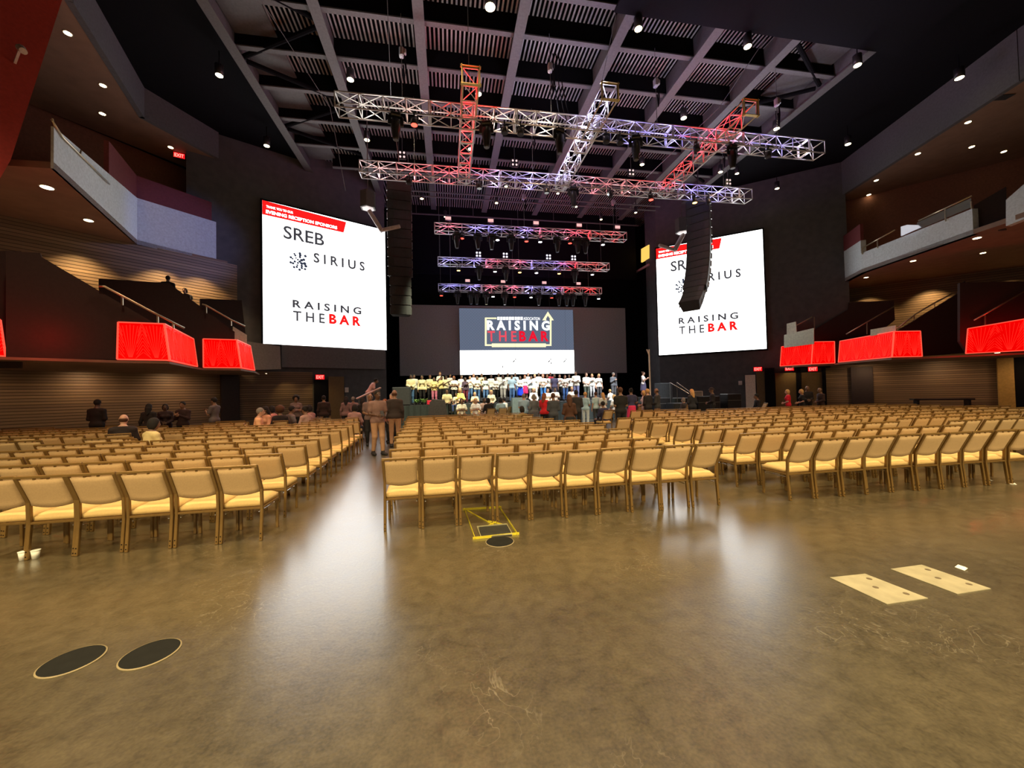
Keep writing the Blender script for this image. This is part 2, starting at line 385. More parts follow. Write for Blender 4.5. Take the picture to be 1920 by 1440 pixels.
# ------------------------------------------------------------------ text helper
def text_poly(s, weight=0.0):
    cu = bpy.data.curves.new('lettering', 'FONT'); cu.body = s; cu.offset = weight; cu.resolution_u = 3
    o = bpy.data.objects.new('lettering', cu); COL.objects.link(o)
    dg = bpy.context.evaluated_depsgraph_get(); me = bpy.data.meshes.new_from_object(o.evaluated_get(dg))
    vs = [tuple(v.co) for v in me.vertices]; fs = [tuple(p.vertices) for p in me.polygons]
    bpy.data.objects.remove(o); bpy.data.curves.remove(cu); bpy.data.meshes.remove(me)
    xs = [v[0] for v in vs]; ys = [v[1] for v in vs]; ax, bx, ay, by = min(xs), max(xs), min(ys), max(ys)
    return [((v[0]-ax)/(bx-ax), (v[1]-ay)/(by-ay)) for v in vs], fs
class Face:                                  # a flat display: (u, v) in 0..1 -> point, lifted e metres towards the room
    def __init__(s, o, ux, uz): s.o = Vector(o); s.u = Vector(ux); s.v = Vector((0, 0, uz)); s.n = s.u.cross(s.v).normalized()
    def at(s, u, v, e=0): return s.o+s.u*u+s.v*v+s.n*e
    def quad(s, pts, e): return [s.at(u, v, e) for u, v in pts]
    def text(s, mb, t, box, e, weight=0., mi=0):
        vs, fs = text_poly(t, weight); x0, y0, x1, y1 = box
        mb.add([s.at(x0+(x1-x0)*a, y0+(y1-y0)*b, e) for a, b in vs], fs, mi)
    def uv(s, px, py):
        d = ray(px, py); p = CAM+d*((s.o-CAM).dot(s.n)/d.dot(s.n)); q = p-s.o
        return q.dot(s.u)/s.u.length_squared, q.z/s.v.z

def big_screen(face, name, label, layout):
    t = thing(name, label, 'screen', face.at(.5, 0), 0)
    def ch(nm, mb, m, lab=None):
        o = mb.build(nm, m, t); o.matrix_parent_inverse = Matrix.Translation(-Vector(t.location))
        if lab: o['label'] = lab
        return o
    mb = MB(); P = face.quad([(-.012, -.012), (1.012, -.012), (1.012, 1.012), (-.012, 1.012)], .02); mb.prism(P, face.n*-.14); ch('cabinet', mb, M_BLACK)
    mb = MB(); mb.add(face.quad([(0, 0), (1, 0), (1, 1), (0, 1)], .03), [(0, 1, 2, 3)]); ch('display', mb, M_WSCR, 'bright white display surface')
    mb = MB(); mb.add(face.quad(layout['banner'], .038), [(0, 1, 2, 3)]); ch('banner', mb, M_RSCR, 'red banner on the display')
    for nm, items, m in (('banner_lettering', layout['white'], M_WSCR), ('lettering', layout['grey'], M_KSCR), ('lettering', layout['red'], M_RSCR)):
        for (s, box, wgt) in items:
            mb = MB(); face.text(mb, s, box, .045, wgt); ch(nm, mb, m)
    mb = MB()
    for (u, v, r) in layout['dots']:
        k = 10; mb.add([face.at(u+r*math.cos(i*2*math.pi/k), v+r*.86*math.sin(i*2*math.pi/k), .045) for i in range(k)], [tuple(range(k))])
    ch('dot_emblem', mb, M_NSCR)
    return t
zb, zt = 4.612, 12.527
A_ = Vector((-10.0, 23, zb)); B_ = Vector((-4.03, 26.27, zb)); nL = Vector((.48, -.877, 0))
FL = Face(A_+nL*.18, B_-A_, zt-zb)
C5 = lambda x, y: FL.uv(480+x/4.646, 360+y/4.646)
def bx(l, b, r, t):
    p, q = C5(l, b), C5(r, t); return (p[0], p[1], q[0], q[1])
cu_, cv_ = C5(380, 608)
rn = random.Random(3); dots = []
for rr, cnt in ((0, 1), (.02, 4), (.038, 7), (.055, 9), (.07, 10)):
    for i in range(cnt):
        a = 2*math.pi*i/cnt+rr*40
        if rr > .04 and rn.random() < .35: continue
        dots.append((cu_+rr*math.cos(a), cv_+rr*.86*math.sin(a),   .007+.004*rn.random()+(.003 if math.cos(a) > 0 else 0)))
LAY = dict(banner=[C5(62, 198), C5(762, 356), C5(785, 264), C5(62, 88)],
    white=[('THANK YOU TO OUR', bx(88, 138, 322, 173), .02), ('EVENING RECEPTION SPONSORS', bx(85, 186, 705, 301), .03)],
    grey=[('RAISING', bx(815, 325, 948, 336), 0), ('BAR', bx(1030, 372, 1090, 368), 0), ('SREB', bx(238, 405, 592, 368), .018), ('S I R I U S', bx(500, 615, 945, 612), .03),
          ('R A I S I N G', bx(318, 1008, 915, 1007), .035), ('T H E', bx(322, 1122, 598, 1062), .02)],
    red=[('B A R', bx(635, 1148, 912, 1088), .05)], dots=dots)
LAY['banner'][0] = (0, LAY['banner'][0][1]); LAY['banner'][3] = (0, 1)
big_screen(FL, 'projection_screen', 'big bright white screen on the angled wall left of the stage', LAY)
A_ = Vector((15.69, 26.55, zb-.3)); B_ = Vector((21.02, 22.46, zb-.3)); nR = Vector((-.608, -.794, 0))
zR0, zR1 = 4.2, 12.2
A_ = Vector((15.69, 26.55, zR0)); B_ = Vector((21.02, 22.46, zR0))
FRr = Face(A_+nR*.18, B_-A_, zR1-zR0)
big_screen(FRr, 'projection_screen', 'big bright white screen on the angled wall behind the curved loudspeaker array', LAY)
# centre screen
P0 = atY(863, 700, 29.8); P1 = atY(1077, 700, 29.8); zc0 = 3.1; zc1 = atY(863, 578, 29.8).z
FC = Face((P0.x, 29.8, zc0), (P1.x-P0.x, 0, 0), zc1-zc0)
C6 = lambda x, y: FC.uv(840+x/7.385, 560+y/7.385)
t = thing('stage_screen', 'centre stage screen with arrow logo above a white band', 'screen', FC.at(.5, 0))
def ch(nm, mb, m, lab=None):
    o = mb.build(nm, m, t); o.matrix_parent_inverse = Matrix.Translation(-Vector(t.location))
    if lab: o['label'] = lab
vm = C6(900, 715)[1]
mb = MB(); mb.prism(FC.quad([(0, 0), (1, 0), (1, 1), (0, 1)], 0), (0, .1, 0)); ch('cabinet', mb, M_BLACK)
for f in (.06, .94): mb = MB(); mb.box((P0.x+(P1.x-P0.x)*f, 29.87, 2.1), (.12, .1, 2.1)); ch('support_post', mb, M_BLACK)
mb = MB(); mb.add(FC.quad([(0, vm), (1, vm), (1, 1), (0, 1)], .01), [(0, 1, 2, 3)])
mg = bpy.data.materials.new('led_blue_grey'); mg.use_nodes = True; nt = mg.node_tree; bb = nt.nodes['Principled BSDF']; bb.inputs['Base Color'].default_value = (.02, .02, .02, 1)
tc = nt.nodes.new('ShaderNodeTexCoord'); ck = nt.nodes.new('ShaderNodeTexChecker'); ck.inputs['Scale'].default_value = 9; ck.inputs['Color1'].default_value = (*rgb(99, 110, 131), 1); ck.inputs['Color2'].default_value = (*rgb(92, 103, 124), 1)
nt.links.new(tc.outputs['Object'], ck.inputs['Vector']); nt.links.new(ck.outputs['Color'], bb.inputs['Emission Color']); bb.inputs['Emission Strength'].default_value = .9
ch('upper_display', mb, mg, 'blue grey upper display')
mb = MB(); mb.add(FC.quad([(0, 0), (1, 0), (1, vm), (0, vm)], .01), [(0, 1, 2, 3)]); ch('lower_display', mb, M_WSCR, 'glaring white lower display')
M_YL = glow('screen_yellow', (1, .93, .55), 1.1)
mb = MB()
def sq(x0, y0, x1, y1, e=.02): mb.add(FC.quad([C6(x0, y1), C6(x1, y1), C6(x1, y0), C6(x0, y0)], e), [(0, 1, 2, 3)])
sq(510, 262, 535, 655); sq(510, 262, 672, 283); sq(510, 632, 1432, 655); sq(1408, 290, 1432, 655); sq(606, 620, 1355, 672)
for poly in ([(1305, 300), (1382, 178), (1382, 235), (1345, 300)], [(1382, 178), (1465, 300), (1422, 300), (1382, 235)]):
    mb.add(FC.quad([C6(*p) for p in poly], .021), [(0, 1, 2, 3)])
sq(1335, 285, 1360, 302, .022); sq(1405, 285, 1440, 302, .022)
ch('arrow_frame', mb, M_YL)
def ctext(nm, s, l, b, r, tp, m, wgt):
    mb = MB(); p, q = C6(l, b), C6(r, tp); FC.text(mb, s, (p[0], p[1], q[0], q[1]), .025, wgt); ch(nm, mb, m)
M_W1 = glow('screen_white_text', (1, 1, 1), 1.6)
ctext('lettering', 'R A I S I N G', 540, 437, 1405, 308, M_W1, .04); ctext('lettering', 'ASSOCIATION', 1045, 297, 1270, 258, M_W1, .0)
ctext('lettering', 'T H E', 550, 592, 945, 450, glow('screen_pink_red', (1, .09, .13), .85), .02); ctext('lettering', 'B A R', 985, 592, 1392, 450, glow('screen_crimson', (.9, .005, .03), .9), .045)
mb = MB()
for i in range(9): sq(682+i*40, 252, 715+i*40, 296)
ch('blurred_lettering', mb, M_W1)

# ------------------------------------------------------------------ side walls and balconies
# 45 degree slatted walls
WL0, WL1 = (-22, 11.5), (-10.9, 22.55)
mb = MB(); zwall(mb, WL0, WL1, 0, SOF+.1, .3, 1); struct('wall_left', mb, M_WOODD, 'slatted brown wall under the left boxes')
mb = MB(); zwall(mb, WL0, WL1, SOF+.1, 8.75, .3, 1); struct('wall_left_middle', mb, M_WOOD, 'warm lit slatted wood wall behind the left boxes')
WR0, WR1 = (22.6, 21.3), (34, 9.9)
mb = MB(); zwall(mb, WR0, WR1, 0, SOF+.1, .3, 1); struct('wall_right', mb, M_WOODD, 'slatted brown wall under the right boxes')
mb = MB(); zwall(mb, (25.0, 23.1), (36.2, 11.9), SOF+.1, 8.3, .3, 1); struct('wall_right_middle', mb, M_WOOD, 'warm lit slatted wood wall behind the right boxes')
# outer walls closing the hall
mb = MB(); zwall(mb, (-22, 11.6), (-22, -14), 0, 17, .3, -1); struct('wall_left_rear', mb, M_DARKWALL, 'dark rear side wall far left of the camera')
mb = MB(); zwall(mb, (36.3, 12), (36.3, -14), 0, 17, .3, 1); struct('wall_right_rear', mb, M_DARKWALL, 'dark rear side wall far right of the camera')
mb = MB(); zwall(mb, (-22, -14), (36.3, -14), 0, 17, .3, -1); struct('wall_front', mb, M_DARKWALL, 'dark rear wall of the hall behind the camera')
# lower soffit slabs (follow the box fronts)
LB = [Vector((-15.5, 10.8, 0)), Vector((-12.4, 12.95, 0)), Vector((-10.55, 14.3, 0)), Vector((-9.35, 14.8, 0)), Vector((-10.15, 17.7, 0)), Vector((-10.25, 18.25, 0)), Vector((-9.0, 18.65, 0)), Vector((-9.25, 20.4, 0)), Vector((-10.0, 22.6, 0)), Vector((-11.1, 22.4, 0)), Vector((-21.5, 12, 0))]
mb = MB(); mb.prism([p+Vector((0, 0, SOF-.035)) for p in LB], (0, 0, -.08)); struct('ceiling_left_lower', mb, M_SOFFIT, 'low dark soffit under the left boxes', 'soffit')
RB = [Vector((21.42, 21.87, 0)), Vector((21.95, 20.15, 0)), Vector((22.85, 19.5, 0)), Vector((22.35, 18.8, 0)), Vector((21.7, 15.65, 0)), Vector((23.1, 15.35, 0)), Vector((26.6, 12.9, 0)), Vector((23.6, 14.1, 0)), Vector((24.6, 12.6, 0)), Vector((33, 9.5, 0)), Vector((33.5, 10.2, 0)), Vector((22.7, 21.1, 0))]
mb = MB(); mb.prism([p+Vector((0, 0, SOF-.035)) for p in RB[:7]+[Vector((33, 9.5, 0)), RB[-2], RB[-1]]], (0, 0, -.08)); struct('ceiling_right_lower', mb, M_SOFFIT, 'low dark soffit under the right boxes', 'soffit')

# upper tier, left
U = [(-10.6, 10.5), (-11.6, 13.5), (-13.7, 19.66), (-11.76, 22.04)]
OUT = [(-22, 11.5), (-22, 10.5)]
mb = MB(); mb.prism([(x, y, 8.69) for x, y in U[1:]]+[(-11.0, 22.6, 8.69), (-22, 12, 8.69), (-22, 13.5, 8.69)], (0, 0, .2)); struct('ceiling_left_balcony', mb, M_SOFFIT, 'brown underside of the left upper balcony', 'soffit')
mb = MB()
P = [Vector((-11.6, 13.5, 8.69)), Vector((-13.7, 19.66, 8.69)), Vector((-13.7, 19.66, 10.8)), Vector((-11.6, 13.5, 9.97))]
mb.prism(P, (-.06, -.02, 0)); mb.prism([Vector((-13.7, 19.66, 8.69)), Vector((-11.76, 22.04, 8.69)), Vector((-11.76, 22.04, 10.86)), Vector((-13.7, 19.66, 10.8))], (-.2, .16, 0))
struct('balcony_fascia', mb, M_FASCIA, 'pale grey folded front of the left upper balcony', 'balcony')
mb = MB(); zwall(mb, (-13.75, 19.7), (-11.8, 22.1), 10.83, 11.85, .15, 1); zwall(mb, (-12.95, 17.2), (-13.75, 19.7), 10.5, 11.85, .15, 1)
struct('balcony_parapet', mb, M_MAROON, 'maroon parapet on top of the left balcony front', 'balcony')
mb = MB(); zwall(mb, (-21.8, 13), (-13.6, 24), 8.7, 14.3, .2, 1); struct('wall_left_upper', mb, mat('red_brown_wall', (.22, .09, .06), .8), 'dim red lit brown wall at the back of the left upper balcony')  # red light on the back wall is put into this brown
mb = MB(); mb.prism([(-11.0, 10.5, 14.2), (-11.6, 13.8, 14.2), (-13.3, 19.2, 14.2), (-11.76, 22.04, 14.2), (-13, 24, 14.2), (-22, 13, 14.2), (-22, 10.5, 14.2)], (0, 0, .2)); struct('ceiling_left_upper', mb, M_SOFFIT, 'brown ceiling with downlights above the left balcony', 'soffit')
mb = MB()
for (p, q) in (((-11.0, 10.5), (-11.6, 13.8)), ((-11.6, 13.8), (-13.3, 19.2)), ((-13.3, 19.2), (-11.76, 22.04))): zwall(mb, p, q, 14.19, 16.6, .2, -1)
struct('balcony_fascia', mb, mat('dark_grey_fascia', (.10, .10, .11), .8), 'dark grey wall band above the left balcony', 'balcony')
NR = (-11.75, 13.3, .62, .78)
mb = MB(); polywall(mb, NR, [(-150, -160), (150, -160), (118, -5), (20, 300), (0, 335), (-150, 420)], .5); struct('balcony_parapet', mb, mat('painted_red_light', (.42, .045, .03), .7), 'red lit panel of the nearer left balcony in the top corner', 'balcony')  # red light on the panel is put into its base colour
q = atP(28, 118, NR); mb = MB(); mb.tube([q+Vector((.45, -.35, .2)), q+Vector((.6, -.5, .05)), q+Vector((.75, -.6, -.1))], [.07, .1, .08], 10); mb.bar(q, q+Vector((.5, -.4, .15)), .05, .05)
tag(mb.build('wall_camera', mat('pale_fixture', (.6, .5, .45), .5)), 'small pale fixture on the red lit panel in the top corner', 'camera')
# upper tier, right
V = [(22.57, 12.97), (23.5, 18.25), (24.35, 19.9)]
mb = MB(); mb.prism([(22.2, 10, 8.09)]+[(x, y, 8.09) for x, y in V]+[(24.5, 20.0, 8.09), (26.0, 22.5, 8.09), (36.2, 12, 8.09), (36, 10, 8.09)], (0, 0, .2)); struct('ceiling_right_balcony', mb, M_SOFFIT, 'brown underside of the right upper balcony', 'soffit')
mb = MB(); zwall(mb, V[0], V[1], 8.09, 9.2, .25, -1); zwall(mb, V[1], V[2], 8.09, 9.95, .25, -1)
struct('balcony_fascia', mb, M_FASCIA, 'pale grey front of the right upper balcony', 'balcony')
mb = MB(); zwall(mb, V[1], V[2], 9.95, 10.9, .15, -1); struct('balcony_parapet', mb, M_MAROON, 'maroon parapet at the end of the right balcony', 'balcony')
mb = MB(); zwall(mb, (24.7, 21.5), (33.8, 11), 8.2, 13.6, .2, 1); struct('wall_right_upper', mb, MATS['red_brown_wall'], 'dim rust brown wall at the back of the right upper balcony')
mb = MB(); mb.prism([(22.3, 8.5, 13.5), (22.6, 11.3, 13.5), (23.1, 13.4, 13.5), (24.6, 19.9, 13.5), (25, 21, 13.5), (36, 11, 13.5), (36, 8.5, 13.5)], (0, 0, .2)); struct('ceiling_right_upper', mb, M_SOFFIT, 'brown ceiling with downlights above the right balcony', 'soffit')
mb = MB()
for (p, q) in (((24.6, 19.9), (23.1, 13.4)), ((23.1, 13.4), (22.6, 11.3)), ((22.6, 11.3), (22.3, 8.5))): zwall(mb, p, q, 13.49, 16.6, .2, -1)
struct('balcony_fascia', mb, MATS['dark_grey_fascia'], 'dark grey wall band above the right balcony', 'balcony')
mb = MB(); polywall(mb, (22.85, 12.4, .22, .97), [(1822, 170), (1880, 132), (1880, 178), (1822, 212)], -.5)
tag(mb.build('wall_speaker', mat('speaker_black', (.035, .038, .042), .5, spec=.3)), 'black loudspeaker box fixed on the wall band above the right balcony', 'loudspeaker')
NRR = (22.4, 11.6, -.1, -.99)
mb = MB(); polywall(mb, NRR, [(1886, 375), (1960, 310), (1960, 395), (1886, 424)], .25); struct('balcony_fascia', mb, M_FASCIA, 'pale grey fascia of the nearer right balcony at the frame edge', 'balcony')
mb = MB(); polywall(mb, (22.9, 12.9, .4, -.92), [(1826, 385), (1886, 350), (1886, 430), (1826, 435)], .2); struct('balcony_parapet', mb, M_RAKE, 'dark sheet for the shaded gap between the two right balconies', 'balcony')  # shade of the gap between the balconies put in as a dark sheet

# raked parapets (dark side walls of the seating boxes)
PL1 = (-10.55, 14.35, .82, .57); PL2 = (-10.4, 18.4, .82, .57); PL3 = (-9.7, 20.9, .82, .57)
for pl, px, lab in ((PL1, [(11, 471), (75, 474), (78, 482), (300, 612), (311, 619), (311, 677), (215, 674), (11, 671)], 'dark raked side wall of the nearest left box'),
                ((-13.2, 13.2, .82, .57), [(-200, 468), (40, 471), (40, 690), (-200, 690)], 'dark raked side wall at the left frame edge'),
                (PL2, [(185, 522), (318, 531), (326, 538), (440, 622), (440, 690), (185, 690)], 'dark raked side wall of the second left box'),
                (PL3, [(375, 560), (453, 563), (462, 640), (463, 694), (375, 690)], 'dark raked side wall of the left box nearest the screen')):
    mb = MB(); polywall(mb, pl, px, .2); struct('balcony_parapet', mb, M_RAKE, lab, 'balcony')
PR1 = (22.85, 19.6, .82, -.57); PR2 = (23.15, 15.3, .82, -.57); PR3 = (21.75, 21.6, .82, -.57)
for pl, px, lab in ((PR3, [(1475, 640), (1527, 618), (1590, 580), (1592, 567), (1676, 563), (1678, 600), (1565, 690), (1475, 690)], 'dark raked side wall of the right box nearest the screen'),
                (PR1, [(1560, 640), (1680, 622), (1797, 550), (1806, 532), (1810, 527), (1830, 660), (1729, 668), (1560, 682)], 'dark raked side wall of the middle right box'),
                (PR2, [(1800, 530), (2150, 522), (2150, 655), (1815, 663), (1800, 640)], 'dark raked side wall of the nearest right box')):
    mb = MB(); polywall(mb, pl, px, .2); struct('balcony_parapet', mb, M_RAKE, lab, 'balcony')
# pale end block under the left screen, lit end panels
mb = MB(); polywall(mb, (SL[0]+.3, SL[1]-.5, SL[2], SL[3]), [(463, 640), (525, 649), (527, 692), (463, 694)], .3); struct('balcony_fascia', mb, mat('mid_grey_block', (.27, .26, .27), .8), 'plain grey end block below the left screen corner', 'balcony')
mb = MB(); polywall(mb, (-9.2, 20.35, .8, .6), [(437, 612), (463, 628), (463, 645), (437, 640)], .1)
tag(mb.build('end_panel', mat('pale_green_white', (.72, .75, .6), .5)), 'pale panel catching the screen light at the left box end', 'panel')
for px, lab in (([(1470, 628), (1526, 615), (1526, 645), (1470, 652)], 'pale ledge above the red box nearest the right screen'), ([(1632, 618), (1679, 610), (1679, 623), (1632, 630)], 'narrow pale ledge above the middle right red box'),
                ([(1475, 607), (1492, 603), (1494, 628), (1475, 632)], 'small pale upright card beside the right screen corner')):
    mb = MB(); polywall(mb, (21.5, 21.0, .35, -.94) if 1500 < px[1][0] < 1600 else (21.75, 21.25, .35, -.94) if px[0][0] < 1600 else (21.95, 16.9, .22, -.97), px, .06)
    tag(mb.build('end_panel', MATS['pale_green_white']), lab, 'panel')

# ------------------------------------------------------------------ red illuminated box fronts
def box_mat():
    m = bpy.data.materials.new('red_backlit_panel'); m.use_nodes = True; nt = m.node_tree; b = nt.nodes['Principled BSDF']
    b.inputs['Base Color'].default_value = (.22, .003, .003, 1); b.inputs['Roughness'].default_value = .5
    b.inputs['Emission Color'].default_value = (1, .0, .0, 1); b.inputs['Emission Strength'].default_value = .8; b.inputs['Specular IOR Level'].default_value = .1
    return m
M_RED = box_mat(); M_RIB = mat('red_rib', (.42, .03, .02), .5, noise=0, emit=(1, .02, .012), strength=.9, spec=.1)
M_EDGE = glow('red_box_edge', (1, .09, .05), 1.0)
def red_box(pts_b, pts_t, label):
    """folded front: bottom and top corner points of each crease, in order"""
    c = sum((p for p in pts_b), Vector())/len(pts_b)
    t = thing('lit_box_front', label, 'light box', c, group='red lit box fronts')
    def ch(nm, mb, m):
        o = mb.build(nm, m, t); o.matrix_parent_inverse = Matrix.Translation(-c); return o
    for i in range(len(pts_b)-1):
        b0, b1, t0, t1 = pts_b[i], pts_b[i+1], pts_t[i], pts_t[i+1]
        n = (b1-b0).cross(t0-b0).normalized()
        if n.dot(CAM-b0) < 0: n = -n
        mb = MB(); mb.prism([b0, b1, t1, t0], n*-.1); p = ch('panel', mb, M_RED)
        F = lambda u, v, e: (b0*(1-u)+b1*u)*(1-v)+(t0*(1-u)+t1*u)*v+n*e
        L = (b1-b0).length; k = max(1, round(L/.75)); rb = MB()
        for j in range(k):
            u0, u1 = j/k, (j+1)/k
            for a in range(-3, 4):                                    # fan of ribs rising from the foot of each panel
                cu = (u0+u1)/2+(a*.02)/k
                top = (cu+a*.14/k, .95-.02*abs(a)) if abs(a) < 4 else None
                rb.bar(F(cu, .06, .012), F(min(max(top[0], u0+.01), u1-.01), top[1], .012), .012, .02, up=n)
            for s in (-1, 1):
                for q in range(9):
                    v0 = .1+q*.1; e0 = u0 if s < 0 else u1
                    inn = e0-s*(.30-.015*q)/k
                    rb.bar(F(e0-s*.01/k, min(.97, v0+.10), .012), F(inn, max(.04, v0-.16), .012), .012, .02, up=n)
        ch('ribs', rb, M_RIB)
        eb = MB()
        for (a, d) in ((b0, b1), (t0, t1), (b0, t0), (b1, t1)): eb.bar(a+n*.015, d+n*.015, .03, .04)
        ch('edge_trim', eb, M_EDGE)
    return t
def crease(scale, zb, items):
    B = []; T = []
    for (bp, tp) in items:
        q = atZ(bp[0], bp[1], SOF); B.append(q)
        k = atY(tp[0], tp[1], q.y); T.append(k)
    return B, T
g3 = lambda x, y: (180+x/5.333, 460+y/5.333)
g5 = lambda x, y: (1420+x/3.84, 460+y/3.84)
red_box(*crease(1, 0, [(g3(212, 1140), g3(222, 768)), (g3(735, 1150), g3(680, 785)), (g3(1010, 1212), g3(970, 935))]), 'larger folded red glowing box front on the left balcony')
red_box(*crease(1, 0, [(g3(1075, 1222), g3(1072, 935)), (g3(1450, 1225), g3(1405, 945)), (g3(1585, 1250), g3(1540, 1005))]), 'smaller folded red glowing box front beside the left screen')
red_box(*crease(1, 0, [((-60, 664), (-70, 575)), ((10, 668), (0, 600))]), 'sliver of red glowing box front at the left frame edge')
red_box(*crease(1, 0, [(g5(165, 870), g5(175, 730)), (g5(390, 855), g5(400, 695)), (g5(558, 848), g5(555, 692))]), 'red glowing box front nearest the right screen')
red_box(*crease(1, 0, [(g5(585, 842), g5(597, 690)), (g5(970, 805), g5(985, 620)), (g5(1185, 800), g5(1172, 617))]), 'middle red glowing box front on the right balcony')
red_box(*crease(1, 0, [(g5(1500, 780), g5(1515, 600)), (g5(1925, 757), g5(1925, 530)), (g5(2300, 745), g5(2300, 480))]), 'red glowing box front at the right frame edge')
# ------------------------------------------------------------------ chairs
def chair_parts():
    W = .445; hw = W/2
    P = {}
    bk = MB()
    for s in (-1, 1):
        x = s*(hw-.016)
        bk.bar((x, .032, .35), (x, .022, .60), .03, .036, bev=.004, up=(0, 1, 0)); bk.bar((x, .022, .595), (x, -.115, .885), .03, .034, bev=.004, up=(0, 1, 0))
    bk.bar((-hw+.002, -.115, .882), (hw-.002, -.115, .882), .026, .03, bev=.005)
    for s in (-1, 1): bk.bar((s*.06, -.105, .868), (s*.06, -.108, .85), .02, .015)
    P['back_frame'] = (bk, M_FRAME)
    # back cushion: curved lower edge, slightly domed
    cu = MB(); nx, nz = 8, 6; cw = hw-.036
    def q(u, v, d):
        x = -cw+2*cw*u; low = .56-.03*(1-(2*u-1)**2)
        z = low+(.852-low)*v
        yb = .028 - max(0, z-.58)*.475
        rim = min(u, 1-u, v, 1-v)*8; b = .012*min(1, rim)
        return (x, yb+d*(.012+b), z)
    vs = [q(i/nx, j/nz, d) for d in (-1, 1) for j in range(nz+1) for i in range(nx+1)]
    st = (nx+1)*(nz+1); fs = []
    for d in (0, 1):
        for j in range(nz):
            for i in range(nx):
                a = d*st+j*(nx+1)+i; f = (a, a+1, a+nx+2, a+nx+1); fs.append(f if d == 0 else f[::-1])
    rim = [i for i in range(nx+1)]+[j*(nx+1)+nx for j in range(1, nz+1)]+[nz*(nx+1)+i for i in range(nx-1, -1, -1)]+[j*(nx+1) for j in range(nz-1, 0, -1)]
    for k in range(len(rim)):
        a, b = rim[k], rim[(k+1) % len(rim)]; fs.append((a, a+st, b+st, b))
    cu.add(vs, fs); P['backrest'] = (cu, M_FAB)
    se = MB(); nx, ny = 8, 8
    def sq_(u, v, d):
        x = (-hw+.022)+(W-.044)*u; x += (2*u-1)*.012*v
        y = .045+.43*v; rim = min(u, 1-u, v, 1-v)*9
        if d < 0: return (x, y, .39)
        return (x, y, .43+.034*min(1, rim)**.6+.006*(1-(2*u-1)**2)*(1-(2*v-1)**2)+.012*v)
    vs = [sq_(i/nx, j/ny, d) for d in (-1, 1) for j in range(ny+1) for i in range(nx+1)]; st = (nx+1)*(ny+1); fs = []
    for d in (0, 1):
        for j in range(ny):
            for i in range(nx):
                a = d*st+j*(nx+1)+i; f = (a, a+1, a+nx+2, a+nx+1); fs.append(f[::-1] if d == 0 else f)
    rim = [i for i in range(nx+1)]+[j*(nx+1)+nx for j in range(1, ny+1)]+[ny*(nx+1)+i for i in range(nx-1, -1, -1)]+[j*(nx+1) for j in range(ny-1, 0, -1)]
    for k in range(len(rim)):
        a, b = rim[k], rim[(k+1) % len(rim)]; fs.append((a, b, b+st, a+st))
    se.add(vs, fs); P['seat'] = (se, M_SEATLIT)
    fr = MB()
    fr.bar((-hw+.03, .035, .372), (hw-.03, .035, .372), .044, .024, bev=.003); fr.bar((-hw+.03, .455, .372), (hw-.03, .455, .372), .044, .024, bev=.003)
    for s in (-1, 1): fr.bar((s*(hw-.018), .035, .372), (s*(hw-.018), .465, .375), .044, .022, bev=.003, up=(0, 0, 1))
    P['seat_frame'] = (fr, M_FRAME)
    for s in (-1, 1):
        sr = MB(); sr.tube([(s*(hw-.05), .03, .325), (s*(hw-.05), .45, .325)], .006, 6); P['side_rod%d' % s] = (sr, M_CHROME)
    for nm, s, y0, y1 in (('rear', -1, 0, .032), ('rear', 1, 0, .032), ('front', -1, .455, .45), ('front', 1, .455, .45)):
        lg = MB(); x = s*(hw-.016)
        lg.bar((x, y0, .0), (x, y1, .37), .032, .034 if nm == 'rear' else .028, 0, .004, up=(0, 1, 0))
        if nm == 'rear':
            for z in (.035, .085): lg.tube([(x, -.022+z*.07, z), (x, -.015+z*.07, z)], .0055, 6, 1)
        P['leg%s%d' % (nm, s)] = (lg, [M_FRAME, M_BLACK])
    return P
CP = {k: v[0].mesh(k, v[1], smooth=k in ('backrest', 'seat')) for k, v in chair_parts().items()}
def proto_full():
    t = bpy.data.objects.new('banquet_chair', None); COL.objects.link(t); t.empty_display_size = .1
    for k, me in CP.items():
        nm = 'leg' if k.startswith('leg') else 'side_rod' if k.startswith('side') else k
        link(nm, me, t)
    return t
def merged_mesh():
    P = chair_parts(); mb = MB(); ml = [M_FRAME, M_FAB, M_SEATLIT, M_BLACK]
    for k, (b, m) in P.items():
        if k.startswith('side'): continue
        o = len(mb.v); mb.v += b.v; mb.f += [tuple(i+o for i in f) for f in b.f]
        ms = m if isinstance(m, list) else [m]; mb.m += [ml.index(ms[i]) for i in b.m]
    return mb.mesh('banquet_chair', ml)
def low_poly(mb, x, y, rz):
    R = Matrix.Rotation(rz, 3, 'Z'); o = Vector((x, y, 0))
    def B(c, d, mi, rot=None):
        r = R @ rot if rot is not None else R; mb.box(o+R @ Vector(c), d, mi, r)
    lean = Matrix.Rotation(math.radians(25), 3, 'X')
    for s in (-1, 1):
        B((s*.206, .016, .3), (.03, .034, .6), 0); B((s*.206, -.045, .74), (.03, .034, .32), 0, lean); B((s*.206, .452, .21), (.03, .03, .42), 0)
    B((0, -.115, .882), (.44, .03, .026), 0); B((0, -.04, .70), (.375, .03, .31), 1, lean)
    B((0, .25, .43), (.40, .43, .08), 2); B((0, .25, .37), (.41, .43, .04), 0)
